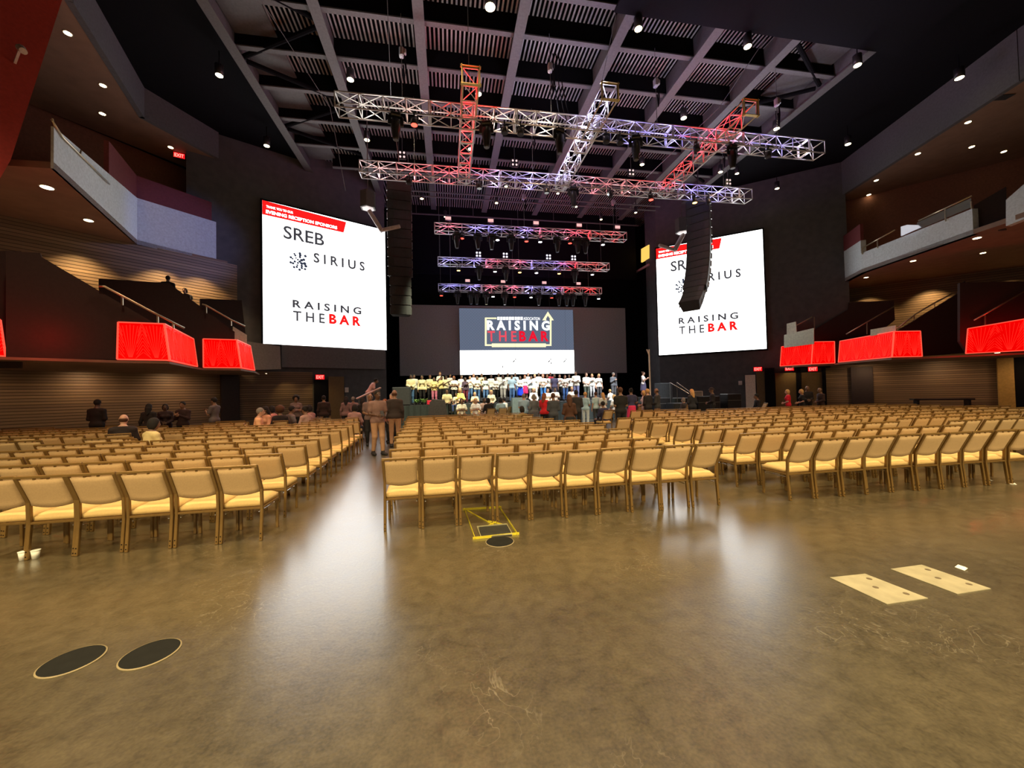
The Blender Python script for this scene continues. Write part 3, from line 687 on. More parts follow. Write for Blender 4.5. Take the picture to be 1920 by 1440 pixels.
# block layout: (name, left x of column 0 at row 0, row-0 feet y, columns, rows, row pitch, side drift per metre)
PIT_ = .457
def jig(s): return (random.random()-.5)*2*s
chairs = []
def block(nm, xr, y0, cols, rows, pitch, drift, from_right=False, rowcols=None, rowx=None):
    for k in range(rows):
        y = y0+pitch*k; nc = rowcols.get(k, cols) if rowcols else cols
        xs = xr+drift*(y-y0)+(rowx.get(k, 0) if rowx else 0)+(jig(.04) if k else 0)
        rr = jig(.012)
        for c in range(nc):
            x = xs-PIT_*(c+.5) if from_right else xs+PIT_*(c+.5)
            chairs.append(dict(b=nm, k=k, c=c, x=x+jig(.008), y=y+jig(.018)+rr*c, rz=math.radians(2.2 if from_right or nm == 'middle' else 1.0)+jig(.02)))
block('left', -2.14, 4.90, 11, 12, .875, -.062, True)
block('far left', -8.15, 9.4, 11, 6, .9, -.02, True)
block('middle', -.81, 4.90, 10, 12, .833, -.066, rowcols={1: 9, 2: 9, 7: 12, 8: 13, 9: 13, 10: 13, 11: 13})
block('right', 4.78, 4.88, 10, 11, .86, -.05, rowx={0: .05})
block('far right', 10.05, 6.4, 18, 9, .80, -.13, rowcols={0: 8, 1: 11, 2: 14, 3: 16})
for c in chairs:
    p = Vector((c['x'], c['y'], .7))-CAM; z = p.dot(FW); c['z'] = z
    px = 960+FOC*p.dot(RT)/max(z, .1); c['in'] = z > .3 and -60 < px < 1980
KEEP = [(482.5, 12.8), (501, 14.7), (513, 13.75), (525, 12.75), (543, 14.6), (575, 13.7), (583, 15.4), (664, 14.6), (230, 10.6), (281, 9.2), (980, 13.0), (1132, 14.4)]+[(982.0, 15.6), (1001.0, 15.2), (1020.0, 14.4), (1037.0, 13.2), (1067.0, 11.2), (1080.0, 14.2), (1097.0, 16.6), (1117.0, 17.6), (1130.0, 17.4), (1163.0, 12.4), (1183.0, 15.4), (1207.0, 15.8), (1214.0, 15.2), (1231.5, 15.4), (1297.0, 15.4), (1335.0, 15.6), (1477.0, 15.4), (1503.0, 15.2), (1513.0, 16.0), (1538.0, 14.9), (649.0, 17.5), (662.0, 18.2), (680.0, 16.4), (607.0, 17.2), (555.0, 17.0), (182.0, 14.3), (279.0, 14.0), (310.0, 14.4), (343.0, 14.4), (402.0, 15.0), (722, 13.8), (735, 14.2), (694, 13.4)]                                  # where people stand among the rows
KEEP = [atY(px, 740, y).xy for px, y in KEEP]
def free(c):
    p = Vector((c['x'], c['y']+.2))
    if 2.9 < c['x'] < 6.6 and c['y'] > 10.6 and c['b'] in ('middle', 'right'): return False
    return all((p-k).length > .62 for k in KEEP)
chairs = [c for c in chairs if c['in'] and c['y'] < 14.6 and free(c)]
chairs.sort(key=lambda c: c['z'])
SIDE = {'left': 'from the centre aisle', 'far left': 'from its right end', 'middle': 'from its left end', 'right': 'from its left end', 'far right': 'from its left end'}
p_full = None; m_me = merged_mesh(); rest = MB()
for i, c in enumerate(chairs):
    if i < 300:
        lab = '%s tan banquet chair %s, %s row of the %s block' % (nth(c['c']+1), SIDE[c['b']], nth(c['k']+1), c['b'])
        if i < 150:
            if p_full is None: p_full = proto_full(); o = p_full
            else: o = copy_tree(p_full)
        else: o = link('banquet_chair', m_me)
        o.location = (c['x'], c['y'], 0); o.rotation_euler.z = c['rz']
        tag(o, lab, 'chair', 'rows of tan banquet chairs')
    else: low_poly(rest, c['x'], c['y'], c['rz'])
tag(rest.build('distant_chairs', [M_FRAME, M_FAB, M_SEATLIT]), 'distant rows of tan banquet chairs before the stage', 'chairs', kind='stuff')

# ------------------------------------------------------------------ floor items
def disc(name, p, r, label):
    t = thing(name, label, 'floor cover', (p[0], p[1], 0), group='round floor covers')
    mb = MB(); mb.tube([(0, 0, 0), (0, 0, .006)], r, 40); mb.build('lid', mat('black_rubber', (.012, .012, .01), .8, spec=.12), t)
    mb = MB(); k = 40
    vs = []
    for i in range(k):
        a = 2*math.pi*i/k
        vs += [(math.cos(a)*r, math.sin(a)*r, .001), (math.cos(a)*r, math.sin(a)*r, .008), (math.cos(a)*(r+.008), math.sin(a)*(r+.008), .005), (math.cos(a)*(r+.008), math.sin(a)*(r+.008), .001)]
    fs = []
    for i in range(k):
        a, b = i*4, (i+1) % k*4
        fs += [(a+j, b+j, b+(j+1) % 4, a+(j+1) % 4) for j in range(4)]
    mb.add(vs, fs); mb.build('rim', mat('worn_rim', (.24, .19, .10), .6), t)
disc('floor_cover', (-2.39, 2.915), .148, 'round black floor cover in the foreground, the left of the pair')
disc('floor_cover', (-1.94, 2.895), .148, 'round black floor cover in the foreground, the right of the pair')
disc('floor_cover', (.535, 4.26), .15, 'round black floor cover in front of the yellow taped hatch')
M_PL = mat('pale_plate', (.34, .30, .19), .45, noise=.15, scale=7)
for q, lab in (([(1556, 1084), (1622, 1077), (1740, 1123), (1663, 1134)], 'pale rectangular floor plate with screw holes, the nearer to the aisle'), ([(1670, 1068), (1728, 1060), (1858, 1105), (1795, 1115)], 'pale rectangular floor plate beside the dropped paper scrap')):
    P = [atZ(x, y, 0) for x, y in q]; c = sum(P, Vector())/4
    t = thing('floor_plate', lab, 'floor plate', c, group='pale floor plates')
    mb = MB(); mb.prism([p-c+Vector((0, 0, .001)) for p in P], (0, 0, .006)); mb.build('plate', M_PL, t)
    for f in (.2, .5, .8):
        mb = MB(); p = (P[0]-c)*(1-f)+(P[3]-c)*f; r = (P[1]-c)*(1-f)+(P[2]-c)*f; m = p*.5+r*.5 if f == .5 else p*.2+r*.8
        mb.tube([m+Vector((0, 0, .006)), m+Vector((0, 0, .0085))], .02, 12)
        mb.build('screw_hole', mat('dark_hole', (.12, .09, .05), .7), t)
def scrap(px, py, s, lab, rz):
    p = atZ(px, py, 0); mb = MB(); vs = [(-s, -.6*s, .002), (.2*s, -.7*s, .012), (s, -.2*s, .004), (.7*s, .6*s, .014), (-.5*s, .7*s, .003)]
    mb.prism(vs, (0, 0, .003)); o = mb.build('paper_scrap', mat('white_paper', (.85, .82, .7), .8), None, loc=(p.x, p.y, 0)); o.rotation_euler.z = rz
    tag(o, lab, 'paper')
scrap(1803, 1066, .05, 'small white paper scrap beyond the pale floor plates', .3); scrap(1895, 907, .07, 'white paper scrap on the floor near the right edge', .8); scrap(1850, 900, .06, 'white paper scrap under the front right chairs', 1.5)
for i, (px, py, lab) in enumerate(((37, 1052, 'white paper cup on the floor under the front left chair, the left one'), (61, 1049, 'white paper cup on the floor under the front left chair, the right one'))):
    p = atZ(px, py, 0); t = thing('paper_cup', lab, 'cup', (p.x, p.y+.03, 0), group='paper cups')
    mb = MB(); mb.tube([(0, 0, 0), (0, 0, .085)], [.026, .036], 16); mb.build('cup', MATS['white_paper'], t, True)
    mb = MB(); mb.tube([(0, 0, .082), (0, 0, .088)], .0385, 16); mb.build('rim', MATS['white_paper'], t)
# yellow taped hatch
t = thing('floor_hatch', 'floor hatch outlined with yellow tape under the front middle chairs', 'floor hatch', (.48, 4.95, 0))
M_TAPE = mat('yellow_tape', (.68, .56, .03), .5, noise=.08)
P = [Vector((*(atZ(x, y, 0)).xy, .002)) for x, y in ((872, 957), (935, 953), (970, 1002), (888, 1012))]
B0 = Vector((.48, 4.95, 0))
P = [Vector((.20, 5.52, .002)), Vector((.70, 5.50, .002)), Vector((.76, 4.43, .002)), Vector((.27, 4.40, .002))]
for i in range(4):
    a, b = P[i]-B0, P[(i+1) % 4]-B0; mb = MB(); d = (b-a).normalized()*.025; mb.bar(a-d, b+d, .003, .05); mb.build('tape_strip', M_TAPE, t)
mb = MB(); mb.box((.04, -.36, .006), (.35, .36, .01)); mb.build('lid', mat('hatch_grey', (.03, .028, .022), .7, spec=.2), t)
mb = MB(); 
for a, b in (((-.14, -.54, .013), (.22, -.53, .013)), ((-.14, -.54, .013), (-.16, -.19, .013)), ((.22, -.53, .013), (.21, -.18, .013)), ((-.16, -.19, .013), (.21, -.18, .013))): mb.bar(a, b, .006, .02)
mb.build('lid_frame', mat('bright_metal_edge', (.6, .55, .3), .35, .5), t)
mb = MB(); mb.bar((-.24, .52, .006), (.05, -.15, .006), .004, .018); mb.bar((-.02, -.16, .006), (.14, .02, .006), .004, .016); mb.bar((.16, -.15, .006), (0, .02, .006), .004, .016); mb.build('tape_cross', M_TAPE, t)

# ------------------------------------------------------------------ trusses
def truss(p, length, axis, label, s=.52, ends=False):
    """box truss; p = near lower left corner of the box"""
    t = thing('lighting_truss', label, 'truss', p, group='aluminium lighting trusses')
    A = Vector((1, 0, 0)) if axis == 'x' else Vector((0, 1, 0)); Bv = Vector((0, 1, 0)) if axis == 'x' else Vector((1, 0, 0)); Z = Vector((0, 0, 1))
    for j in (0, 1):
        for k in (0, 1):
            mb = MB(); o = Bv*(j*s)+Z*(k*s); mb.tube([o, o+A*length], .025, 8); mb.build('chord', M_ALU, t, True)
    n = max(2, round(length/.76)); L = length/n; mb = MB(); mv = MB()
    F = [(Vector(), Bv), (Z*s, Bv), (Vector(), Z), (Bv*s, Z)]
    for i in range(n+1):
        for o, d in F:
            a = o+A*(i*L); sec = i % 4 == 0
            mv.tube([a, a+d*s], .022 if sec else .017, 6)
            if sec and 0 < i < n: mv.tube([a+A*.06, a+d*s+A*.06], .02, 6)
            if i < n:
                b = a+A*L
                if i % 2: mb.tube([a+d*s, b], .015, 6)
                else: mb.tube([a, b+d*s], .015, 6)
    mb.add(mv.v, mv.f); mb.build('lattice', M_ALU, t)
    if ends:
        mb = MB(); y = -.02
        for a, b in (((-.03, y, -.03), (s+.03, y, -.03)), ((-.03, y, s+.03), (s+.03, y, s+.03)), ((-.03, y, -.03), (-.03, y, s+.03)), ((s+.03, y, -.03), (s+.03, y, s+.03))):
            dx = (Vector(b)-Vector(a)).normalized()*.04; mb.bar(Vector(a)-dx, Vector(b)+dx, .11, .02, up=(1, 0, 0) if dx.z else (0, 0, 1))
        o = mb.build('end_plate', mat('gold_plate', (.62, .48, .18), .4, .6), t)
    return t
TZ = 11.28
truss((-3.55, 13.3, TZ), 19.1, 'x', 'longest cross truss, the highest in the photo')
truss((-3.6, 17.1, TZ), 19.1, 'x', 'second long cross truss, at the far end of the three bridging trusses')
for x, lab in ((.62, 'left lengthwise truss glowing red with a square end plate'), (5.22, 'middle lengthwise truss glowing lavender white'), (10.5, 'right lengthwise truss glowing red')):
    truss((x, 11.8, TZ+.03), 5.7, 'y', lab, .5, True)
TR = {'C': (-.6, 22.0, 10.95, 11.65), 'D': (-.5, 25.0, 10.05, 11.7), 'E': (-.55, 27.5, 9.02, 12.2)}
for k, lab in (('C', 'upper of the three shorter trusses over the stage'), ('D', 'middle of the three shorter trusses over the stage'), ('E', 'lowest of the three shorter trusses over the stage')):
    x, y, z, L = TR[k]; truss((x, y, z), L, 'x', lab, .46)
# LED toners standing inside the trusses
RED, LAV, WHT, PNK = (1, .004, .008), (.32, .28, 1), (1, .88, .74), (1, .12, .2)
def toner(p, col, e): lamp('truss_toner_light', 'SPOT', (p[0], p[1], p[2]-.2), e*2.1, col, (p[0], p[1], p[2]+9), .1, 168, .25)
for x, c, e in ((-2.6, WHT, 16), (-1.0, (1, .55, .45), 14), (1.9, (1, .78, .6), 22), (3.6, WHT, 20), (7.2, LAV, 40), (8.9, LAV, 36), (12.0, (.8, .5, .9), 24), (13.6, LAV, 34), (15.0, (.8, .72, 1), 24)): toner((x, 13.56, TZ+.2), c, e)
for x, c, e in ((-2.9, (1, .5, .48), 22), (-1.3, (1, .12, .14), 30), (.1, (1, .1, .14), 26), (2.2, (.65, .45, 1), 30), (3.9, LAV, 40), (7.2, (1, .2, .25), 26), (8.9, (1, .25, .25), 26), (12.2, LAV, 40), (13.7, LAV, 44), (15.0, (.85, .8, 1), 20)): toner((x, 17.36, TZ+.2), c, e)
for y in (12.4, 13.9, 15.3, 16.5):
    toner((.87, y, TZ+.28), RED, 30); toner((5.47, y, TZ+.28), (.62, .58, 1), 40); toner((10.75, y, TZ+.28), RED, 30)
for k in 'CDE':
    x, y, z, L = TR[k]
    for i in range(4):
        cc = {'C': (PNK, LAV, PNK, RED), 'D': (LAV, PNK, LAV, RED), 'E': (LAV, PNK, LAV, RED)}[k][i]
        toner((x+L*(i+.5)/4-1.0, y+.25, z+.22), cc, 24); toner((x+L*(i+.5)/4+.9, y+.25, z+.22), LAV if (i == 0 and k == 'C') else cc, 24)

# ------------------------------------------------------------------ stage fixtures
def mesh_profile():                         # long tapered moving head hanging down
    P = {}
    mb = MB(); mb.box((0, 0, -.07), (.34, .24, .14), bev=.03); mb.box((-.1, 0, .045), (.05, .09, .11)); mb.box((.1, 0, .045), (.05, .09, .11)); P['base'] = (mb, M_BODYBLK)
    mb = MB()
    for s in (-1, 1): mb.bar((s*.2, 0, -.1), (s*.2, 0, -.42), .05, .12, bev=.015)
    mb.bar((-.22, 0, -.12), (.22, 0, -.12), .05, .14, bev=.015); P['yoke'] = (mb, M_BODYBLK)
    mb = MB(); mb.tube([(0, 0, -.2), (0, 0, -.26), (0, 0, -.5), (0, 0, -.86), (0, .0, -.92)], [.09, .155, .165, .105, .095], 14); P['head'] = (mb, M_BODYBLK)
    mb = MB(); mb.tube([(0, 0, -.92), (0, 0, -.93)], .085, 14); P['lens'] = (mb, mat('dull_lens', (.35, .35, .4), .1, .6))
    return P
def mesh_par(lens):
    P = {}
    mb = MB(); mb.box((0, 0, .02), (.05, .09, .16))
    for s in (-1, 1): mb.bar((s*.13, 0, -.05), (s*.13, 0, -.25), .012, .04)
    mb.bar((-.14, 0, -.055), (.14, 0, -.055), .012, .04); P['yoke'] = (mb, M_BODYBLK)
    mb = MB(); mb.tube([(0, 0, -.13), (0, 0, -.16), (0, -.02, -.33), (0, -.02, -.36)], [.07, .115, .125, .125], 14); P['can'] = (mb, M_BODYBLK)
    mb = MB(); mb.tube([(0, -.02, -.361), (0, -.02, -.37)], .105, 14); P['lens'] = (mb, lens)
    return P
def protos(name, P):
    return {k: b.mesh(k, m, smooth=k in ('head', 'can')) for k, (b, m) in P.items()}
PROF = protos('moving_head', mesh_profile())
PARS = {k: protos('par_light', mesh_par(m)) for k, m in (('w', M_LENSC), ('r', M_LENSR), ('a', M_LENSA), ('k', mat('dark_lens', (.05, .05, .06), .1)))}
fx_n = {}
WHERE = {'A': 'the highest long truss', 'B': 'the second long truss', 'C': 'the upper short truss', 'D': 'the middle short truss', 'E': 'the lowest short truss'}
TB = {'A': (13.3, TZ), 'B': (17.1, TZ), 'C': (22.0, 10.95), 'D': (25.0, 10.05), 'E': (27.5, 9.02)}
fx = []
def fixtures(k, items):
    items = sorted(items)
    cnt = {'h': 0, 'p': 0}
    for px, typ in items:
        y, z = TB[k]; p = atY(px, 0, y); 
        # pixel column -> x at the truss' own height
        yy = 300
        for _ in range(6):
            q = atY(px, yy, y); yy += (q.z-(z-.4))*FOC/ (y*1.05)
        x = q.x; zz = z-.045
        if typ == 'h':
            cnt['h'] += 1; t = thing('moving_head', '%s long black moving head under %s, counted from its left end' % (nth(cnt['h']), WHERE[k]), 'stage light', (x, y, zz), jig(.3), 'moving heads on the trusses')
            for n, me in PROF.items(): link(n, me, t)
        else:
            cnt['p'] += 1; c = {'w': 'white', 'r': 'red', 'a': 'amber', 'k': 'unlit'}[typ]
            t = thing('par_light', '%s small round can light under %s, lens %s, counted from the left' % (nth(cnt['p']), WHERE[k], c), 'stage light', (x, y, zz), jig(.5), 'small can lights on the trusses')
            for n, me in PARS[typ].items(): link(n, me, t)
fixtures('A', [(777, 'r'), (742, 'h'), (912, 'h'), (946, 'k'), (976, 'k'), (1049, 'h'), (1137, 'k'), (1162, 'k'), (1192, 'h'), (1306, 'k'), (1373, 'h'), (1440, 'k')])
fixtures('B', [(767, 'k'), (899, 'k'), (1025, 'k'), (1075, 'h'), (1144, 'k'), (1220, 'r'), (1302, 'a'), (1328, 'k')])
c7 = lambda x: 780+x/4.571
fixtures('C', [(c7(x), t) for x, t in ((350, 'h'), (395, 'r'), (530, 'h'), (648, 'h'), (697, 'w'), (815, 'h'), (945, 'r'), (1065, 'w'), (1210, 'h'), (1320, 'r'), (1385, 'h'), (1452, 'h'), (1600, 'w'))])
fixtures('D', [(c7(x), t) for x, t in ((365, 'a'), (540, 'h'), (677, 'w'), (770, 'h'), (890, 'a'), (1032, 'w'), (1227, 'a'), (1360, 'h'), (1510, 'w'))])
fixtures('E', [(c7(x), t) for x, t in ((217, 'r'), (355, 'h'), (470, 'h'), (520, 'h'), (602, 'h'), (660, 'w'), (760, 'h'), (845, 'r'), (985, 'w'), (1052, 'h'), (1162, 'r'), (1225, 'h'), (1292, 'h'), (1345, 'h'), (1450, 'h'), (1565, 'w'))])
# strobes standing on the stage trusses and four-cell blinders
M_STROBE = glow('pink_strobe', (1, .5, .48), 1.0)
def strobes(k, pxs, zt):
    for i, px in enumerate(pxs):
        y = TB[k][0]; q = atY(px, 400 if k == 'C' else 525, y); x = q.x
        t = thing('strobe_light', '%s pale pink strobe box standing on %s, counted from the left' % (nth(i+1), WHERE[k]), 'stage light', (x, y, zt), group='strobe boxes on the trusses')
        mb = MB(); mb.box((0, 0, .22), (.36, .14, .22), bev=.02); mb.bar((-.14, .0, 0), (-.14, 0, .12), .03, .03); mb.bar((.14, 0, 0), (.14, 0, .12), .03, .03); mb.build('housing', M_BODYBLK, t)
        mb = MB(); mb.box((0, -.075, .22), (.32, .012, .18)); mb.build('lens_panel', M_STROBE, t)
strobes('C', [c7(x) for x in (275, 638, 1025, 1393, 1720)], 10.95+.46+.03); strobes('E', [c7(x) for x in (442, 745, 1097, 1390)], 9.02+.46+.03)
def blinder(px, py, y, lab, hang=None):
    q = atY(px, py, y); t = thing('blinder_light', lab, 'stage light', q, group='four-lamp blinders')
    mb = MB(); mb.box((0, .06, 0), (.42, .12, .46), bev=.03); mb.build('housing', M_BODYBLK, t)
    for sx in (-1, 1):
        for sz in (-1, 1):
            m2 = MB(); m2.tube([(sx*.1, 0, sz*.11), (sx*.1, -.02, sz*.11)], .055, 12); m2.build('lamp_lens', mat('dim_pink_lens', (.3, .2, .2), .3, emit=(1, .75, .72), strength=.9), t)
    if hang:
        m2 = MB(); m2.tube([(0, .06, .22), (0, .06, hang-q.z)], .012, 6); m2.build('drop_pipe', M_STEEL, t)
blinder(754, 290, 20.6, 'four-lamp blinder hanging above the second long truss, leftmost', 16.02); blinder(965, 305, 20.6, 'four-lamp blinder hanging between the two tall girders, second from the left', 16.02); blinder(1184, 323, 20.6, 'four-lamp blinder hanging above the second long truss, third from the left', 16.02); blinder(1366, 341, 20.6, 'four-lamp blinder hanging above the second long truss, rightmost', 16.02)
for i, x in enumerate((535, 765, 1135, 1350)):
    y, z = TB['D']; q = atY(c7(x), 475, y)
    t = thing('blinder_light', '%s four-lamp blinder standing on the middle short truss, from the left' % nth(i+1), 'stage light', (q.x, y, z+.72), group='four-lamp blinders')
    mb = MB(); mb.box((0, .05, 0), (.40, .1, .42), bev=.03); mb.build('housing', M_BODYBLK, t)
    for sx in (-1, 1):
        for sz in (-1, 1):
            m2 = MB(); m2.tube([(sx*.1, 0, sz*.1), (sx*.1, -.02, sz*.1)], .06, 12); m2.build('lamp_lens', mat('blinder_lens', (.3, .3, .3), .3, emit=(.9, .85, 1), strength=2.2), t)
# hoists and cables
def hoist(x, y, ztop, zb_, zc, lab):
    t = thing('chain_hoist', lab, 'hoist', (x, y, zb_), group='chain hoists over the trusses')
    mb = MB(); mb.box((0, 0, zc-zb_), (.16, .2, .34), bev=.04); mb.box((.11, 0, zc-zb_+.03), (.1, .14, .2), bev=.03); mb.build('motor', mat('grey_motor', (.33, .33, .34), .45, .3), t)
    mb = MB(); mb.tube([(0, 0, .03), (0, 0, zc-zb_-.15)], .013, 6); mb.tube([(0, 0, zc-zb_+.15), (0, 0, ztop-zb_)], .01, 6); mb.build('chain', M_CHROME, t)
    mb = MB(); mb.tube([(.1, 0, zc-zb_-.1), (.14, .02, zc-zb_-.5), (.1, .02, zc-zb_-.9), (.05, 0, zc-zb_-.45)], .03, 6); mb.build('chain_bag', M_BLACK, t)
ZA = TZ+.55
hoist(-1.4, 13.56, 15.0, ZA, 13.6, 'chain hoist over the left part of the highest truss'); hoist(3.95, 13.56, 15.0, ZA, 13.7, 'chain hoist with hanging cables left of the lavender truss')
hoist(8.2, 13.56, 15.0, ZA, 13.6, 'chain hoist right of the lavender truss'); hoist(13.6, 13.56, 15.0, ZA, 13.4, 'chain hoist over the right end of the highest truss')
hoist(-1.3, 17.36, 15.0, ZA, 13.9, 'chain hoist over the left part of the second truss'); hoist(4.1, 17.36, 15.0, ZA, 13.9, 'chain hoist over the middle of the second truss'); hoist(14.1, 17.36, 15.0, ZA, 13.9, 'chain hoist over the right end of the second truss')
hoist(4.6, 22.0, 14.4, 11.40, 13.2, 'chain hoist over the middle of the upper short truss'); hoist(10.2, 22.0, 14.4, 11.40, 13.2, 'chain hoist over the right of the upper short truss')
def cable(pts, lab, r=.012, m=M_STEEL): 
    mb = MB(); mb.tube(pts, r, 6); tag(mb.build('steel_cable', m), lab, 'cable', 'rigging cables')
cable([(-6.1, 13, 15.0), (-5.0, 18, 14.6), tuple(atY(648, 358, 21.5))], 'thin slanting cable at the left of the roof'); cable([(-1.75, 12.7, 15.2), (-1.9, 14.5, 12.7), (-1.95, 17.2, 11.85)], 'thin slanting cable behind the left end of the highest truss')
cable([(6.2, 12.7, 15.2), (6.15, 13.9, 13.8), (6.0, 17.2, 11.85)], 'thin slanting cable right of the lavender truss'); cable([(.87, 12.6, 15.2), (.87, 12.6, TZ+.5)], 'thin upright cable over the left red truss')
cable([(12.4, 12.7, 15.2), (11.6, 14.4, 13.6), (9.6, 19, 12.0)], 'thin slanting cable above the right red truss')
for i, x in enumerate((-.4, .3, 4.8, 10.6)):
    cable([(x, 25.0, 14.4), (x, 25.0, 10.5)], 'thin upright cable holding the middle short truss, %s from the left' % nth(i+1)); cable([(x, 27.5, 14.4), (x, 27.5, 9.47)], 'thin upright cable holding the lowest short truss, %s from the left' % nth(i+1))
mb = MB(); vs = [(4.05, 13.5, 14.2), (4.1, 13.48, 13.0), (4.2, 13.5, 12.2), (4.3, 13.5, 11.7)]
for d in (0, .12, .22): mb.tube([(x+d*(1+.3*i), y, z) for i, (x, y, z) in enumerate(vs)], .02, 6)
tag(mb.build('power_cable', M_BLACK), 'bundle of black cables dropping to the highest truss left of lavender', 'cable')

# ------------------------------------------------------------------ line arrays
def line_array(x, y, ztop, n, hgt, wid, tilt0, curve, rz, lab, small=0):
    t = thing('line_array', lab, 'loudspeaker', (x, y, ztop), rz, 'hanging loudspeaker arrays')
    mb = MB(); mb.box((0, 0, .1), (wid*.9, .5, .12)); mb.bar((0, 0, .1), (0, 0, 16.02-ztop), .05, .05); mb.build('rigging_frame', M_BODYBLK, t)
    p = Vector((0, 0, 0)); a = math.radians(tilt0)
    for i in range(n):
        sm = i >= n-small; hh = hgt*(1.0); ww = wid*(.86 if sm else 1)
        a += math.radians(curve*i/n)
        R = Matrix.Rotation(a, 3, 'X'); d = R @ Vector((0, 0, -1)); c = p+d*(hh/2)
        mb = MB(); fr = -.27; bkk = .3
        pr = [(-ww/2, fr+.03, 0), (-ww*.28, fr, 0), (ww*.28, fr, 0), (ww/2, fr+.03, 0), (ww*.40, bkk, 0), (-ww*.40, bkk, 0)]
        mb.prism([c+R @ Vector((q[0], q[1], -hh/2+.012)) for q in pr], R @ Vector((0, 0, hh-.024)))
        cb = mb.build('cabinet', mat('speaker_black', (.035, .038, .042), .5, spec=.3), t)
        mb = MB(); mb.prism([c+R @ Vector((q[0], q[1], -hh/2+.03)) for q in ((-ww*.46, fr+.015, 0), (-ww*.26, fr-.012, 0), (ww*.26, fr-.012, 0), (ww*.46, fr+.015, 0))], R @ Vector((0, 0, hh-.06)))
        mb.build('grille', mat('speaker_grille', (.05, .055, .06), .42, .3), cb)
        mb = MB()
        for s in (-1, 1): mb.box(c+R @ Vector((s*(ww/2+.012), 0, 0)), (.03, .1, hh*.7), 0, R)
        mb.build('rigging_link', M_CHROME, cb)
        p = p+d*hh
    return t
pT = atY(748, 345, 20); pB = atY(752, 592, 20)
line_array((pT.x+pB.x)/2, 20, pT.z, 14, (pT.z-pB.z)/14, 1.17, 0, 0, .12, 'straight black hanging loudspeaker array beside the left screen', 4)
pT = atY(1310, 385, 18.3)
line_array(pT.x, 18.3, pT.z+.3, 15, .43, 1.17, 2, -7.4, -.95, 'curved black hanging loudspeaker array in front of the right screen', 3)

# ------------------------------------------------------------------ downlights
CAN_V = {}
def can_parts():
    a = MB(); k = 16
    a.tube([(0, 0, .02), (0, 0, .42), (0, 0, .46)], [.15, .15, .08], k, cap=True); b = MB(); b.tube([(0, 0, .005), (0, 0, .015)], .125, k); c = MB(); c.tube([(0, 0, .45), (0, 0, 1.0)], .02, 6)
    return {'housing': a.mesh('housing', M_BODYBLK, True), 'lens': b.mesh('lens', M_LENSW), 'stem': c.mesh('stem', M_BLACK)}
CANP = can_parts()
cans = [(919, 14, 1.3), (1197, 55, 1), (1402, 88, 1), (657, 150, 1), (411, 142, 1), (500, 274, 1), (897, 177, 1), (688, 263, 1), (882, 280, .9), (1282, 222, 1), (1456, 242, 1), (1204, 309, .9), (1351, 323, .9), (1382, 326, .8), (1590, 271, 1), (1799, 147, 1.1), (1608, 123, 1), (1457, 354, .9),
        (791, 373, .8), (931, 381, .8), (949, 350, .7), (1046, 363, .7), (1080, 388, .7), (1127, 412, .7), (1192, 399, .7), (835, 407, .7)]
cans.sort()
for i, (px, py, s) in enumerate(cans):
    q = atZ(px, py, 14.45 if py < 340 else 14.1)
    t = thing('ceiling_downlight', 'black can downlight with glowing lens in the roof, %s from the left' % nth(i+1), 'downlight', q, group='can downlights in the roof'); t.scale = (s, s, 1)
    for n, me in CANP.items(): link(n, me, t)
RECP = {}
a = MB(); a.tube([(0, 0, -.012), (0, 0, .004)], .13, 16); RECP['rim'] = a.mesh('rim', mat('downlight_rim', (.3, .25, .2), .5)); a = MB(); a.tube([(0, 0, -.018), (0, 0, -.012)], .10, 16); RECP['lens'] = a.mesh('lens', M_LENSW)
rec = [(127, 62, 14.2, 'left balcony ceiling', 1), (193, 160, 14.2, 'left balcony ceiling', 1), (192, 213, 14.2, 'left balcony ceiling', 1), (320, 276, 14.2, 'left balcony ceiling', 1), (88, 351, 8.69, 'left balcony underside', 1.5), (166, 413, 8.69, 'left balcony underside', 1.3), (420, 503, 8.69, 'left balcony underside', .7),
       (1815, 229, 13.5, 'right balcony ceiling', 1), (1721, 288, 13.5, 'right balcony ceiling', 1), (1822, 275, 13.5, 'right balcony ceiling', 1), (1882, 284, 13.5, 'right balcony ceiling', 1), (1643, 338, 13.5, 'right balcony ceiling', 1), (1629, 365, 13.5, 'right balcony ceiling', 1), (1682, 370, 13.5, 'right balcony ceiling', 1),
       (1832, 446, 8.09, 'right balcony underside', 1.3), (1843, 474, 8.09, 'right balcony underside', 1), (1712, 489, 8.09, 'right balcony underside', 1.1), (1624, 520, 8.09, 'right balcony underside', 1),
       (151, 677, SOF, 'left lower soffit', .7), (252, 678, SOF, 'left lower soffit', .7), (320, 684, SOF, 'left lower soffit', .7), (379, 696, SOF, 'left lower soffit', .5), (33, 682, SOF, 'left lower soffit', .7), (235, 690, SOF, 'left lower soffit', .5), (499, 700, SOF, 'left lower soffit', .5),
       (1870, 661, SOF, 'right lower soffit', .8), (1688, 672, SOF, 'right lower soffit', .7), (1678, 675, SOF, 'right lower soffit', .5), (1613, 679, SOF, 'right lower soffit', .6), (1509, 685, SOF, 'right lower soffit', .6), (1495, 687, SOF, 'right lower soffit', .5)]
cn = {}
for px, py, z, wh, s in rec:
    cn[wh] = cn.get(wh, 0)+1
    q = atZ(px, py, z); t = thing('recessed_downlight', '%s small recessed downlight listed along the %s' % (nth(cn[wh]), wh), 'downlight', (q.x, q.y, z), group='recessed downlights of the balconies'); t.scale = (s, s, 1)
    for n, me in RECP.items(): link(n, me, t)
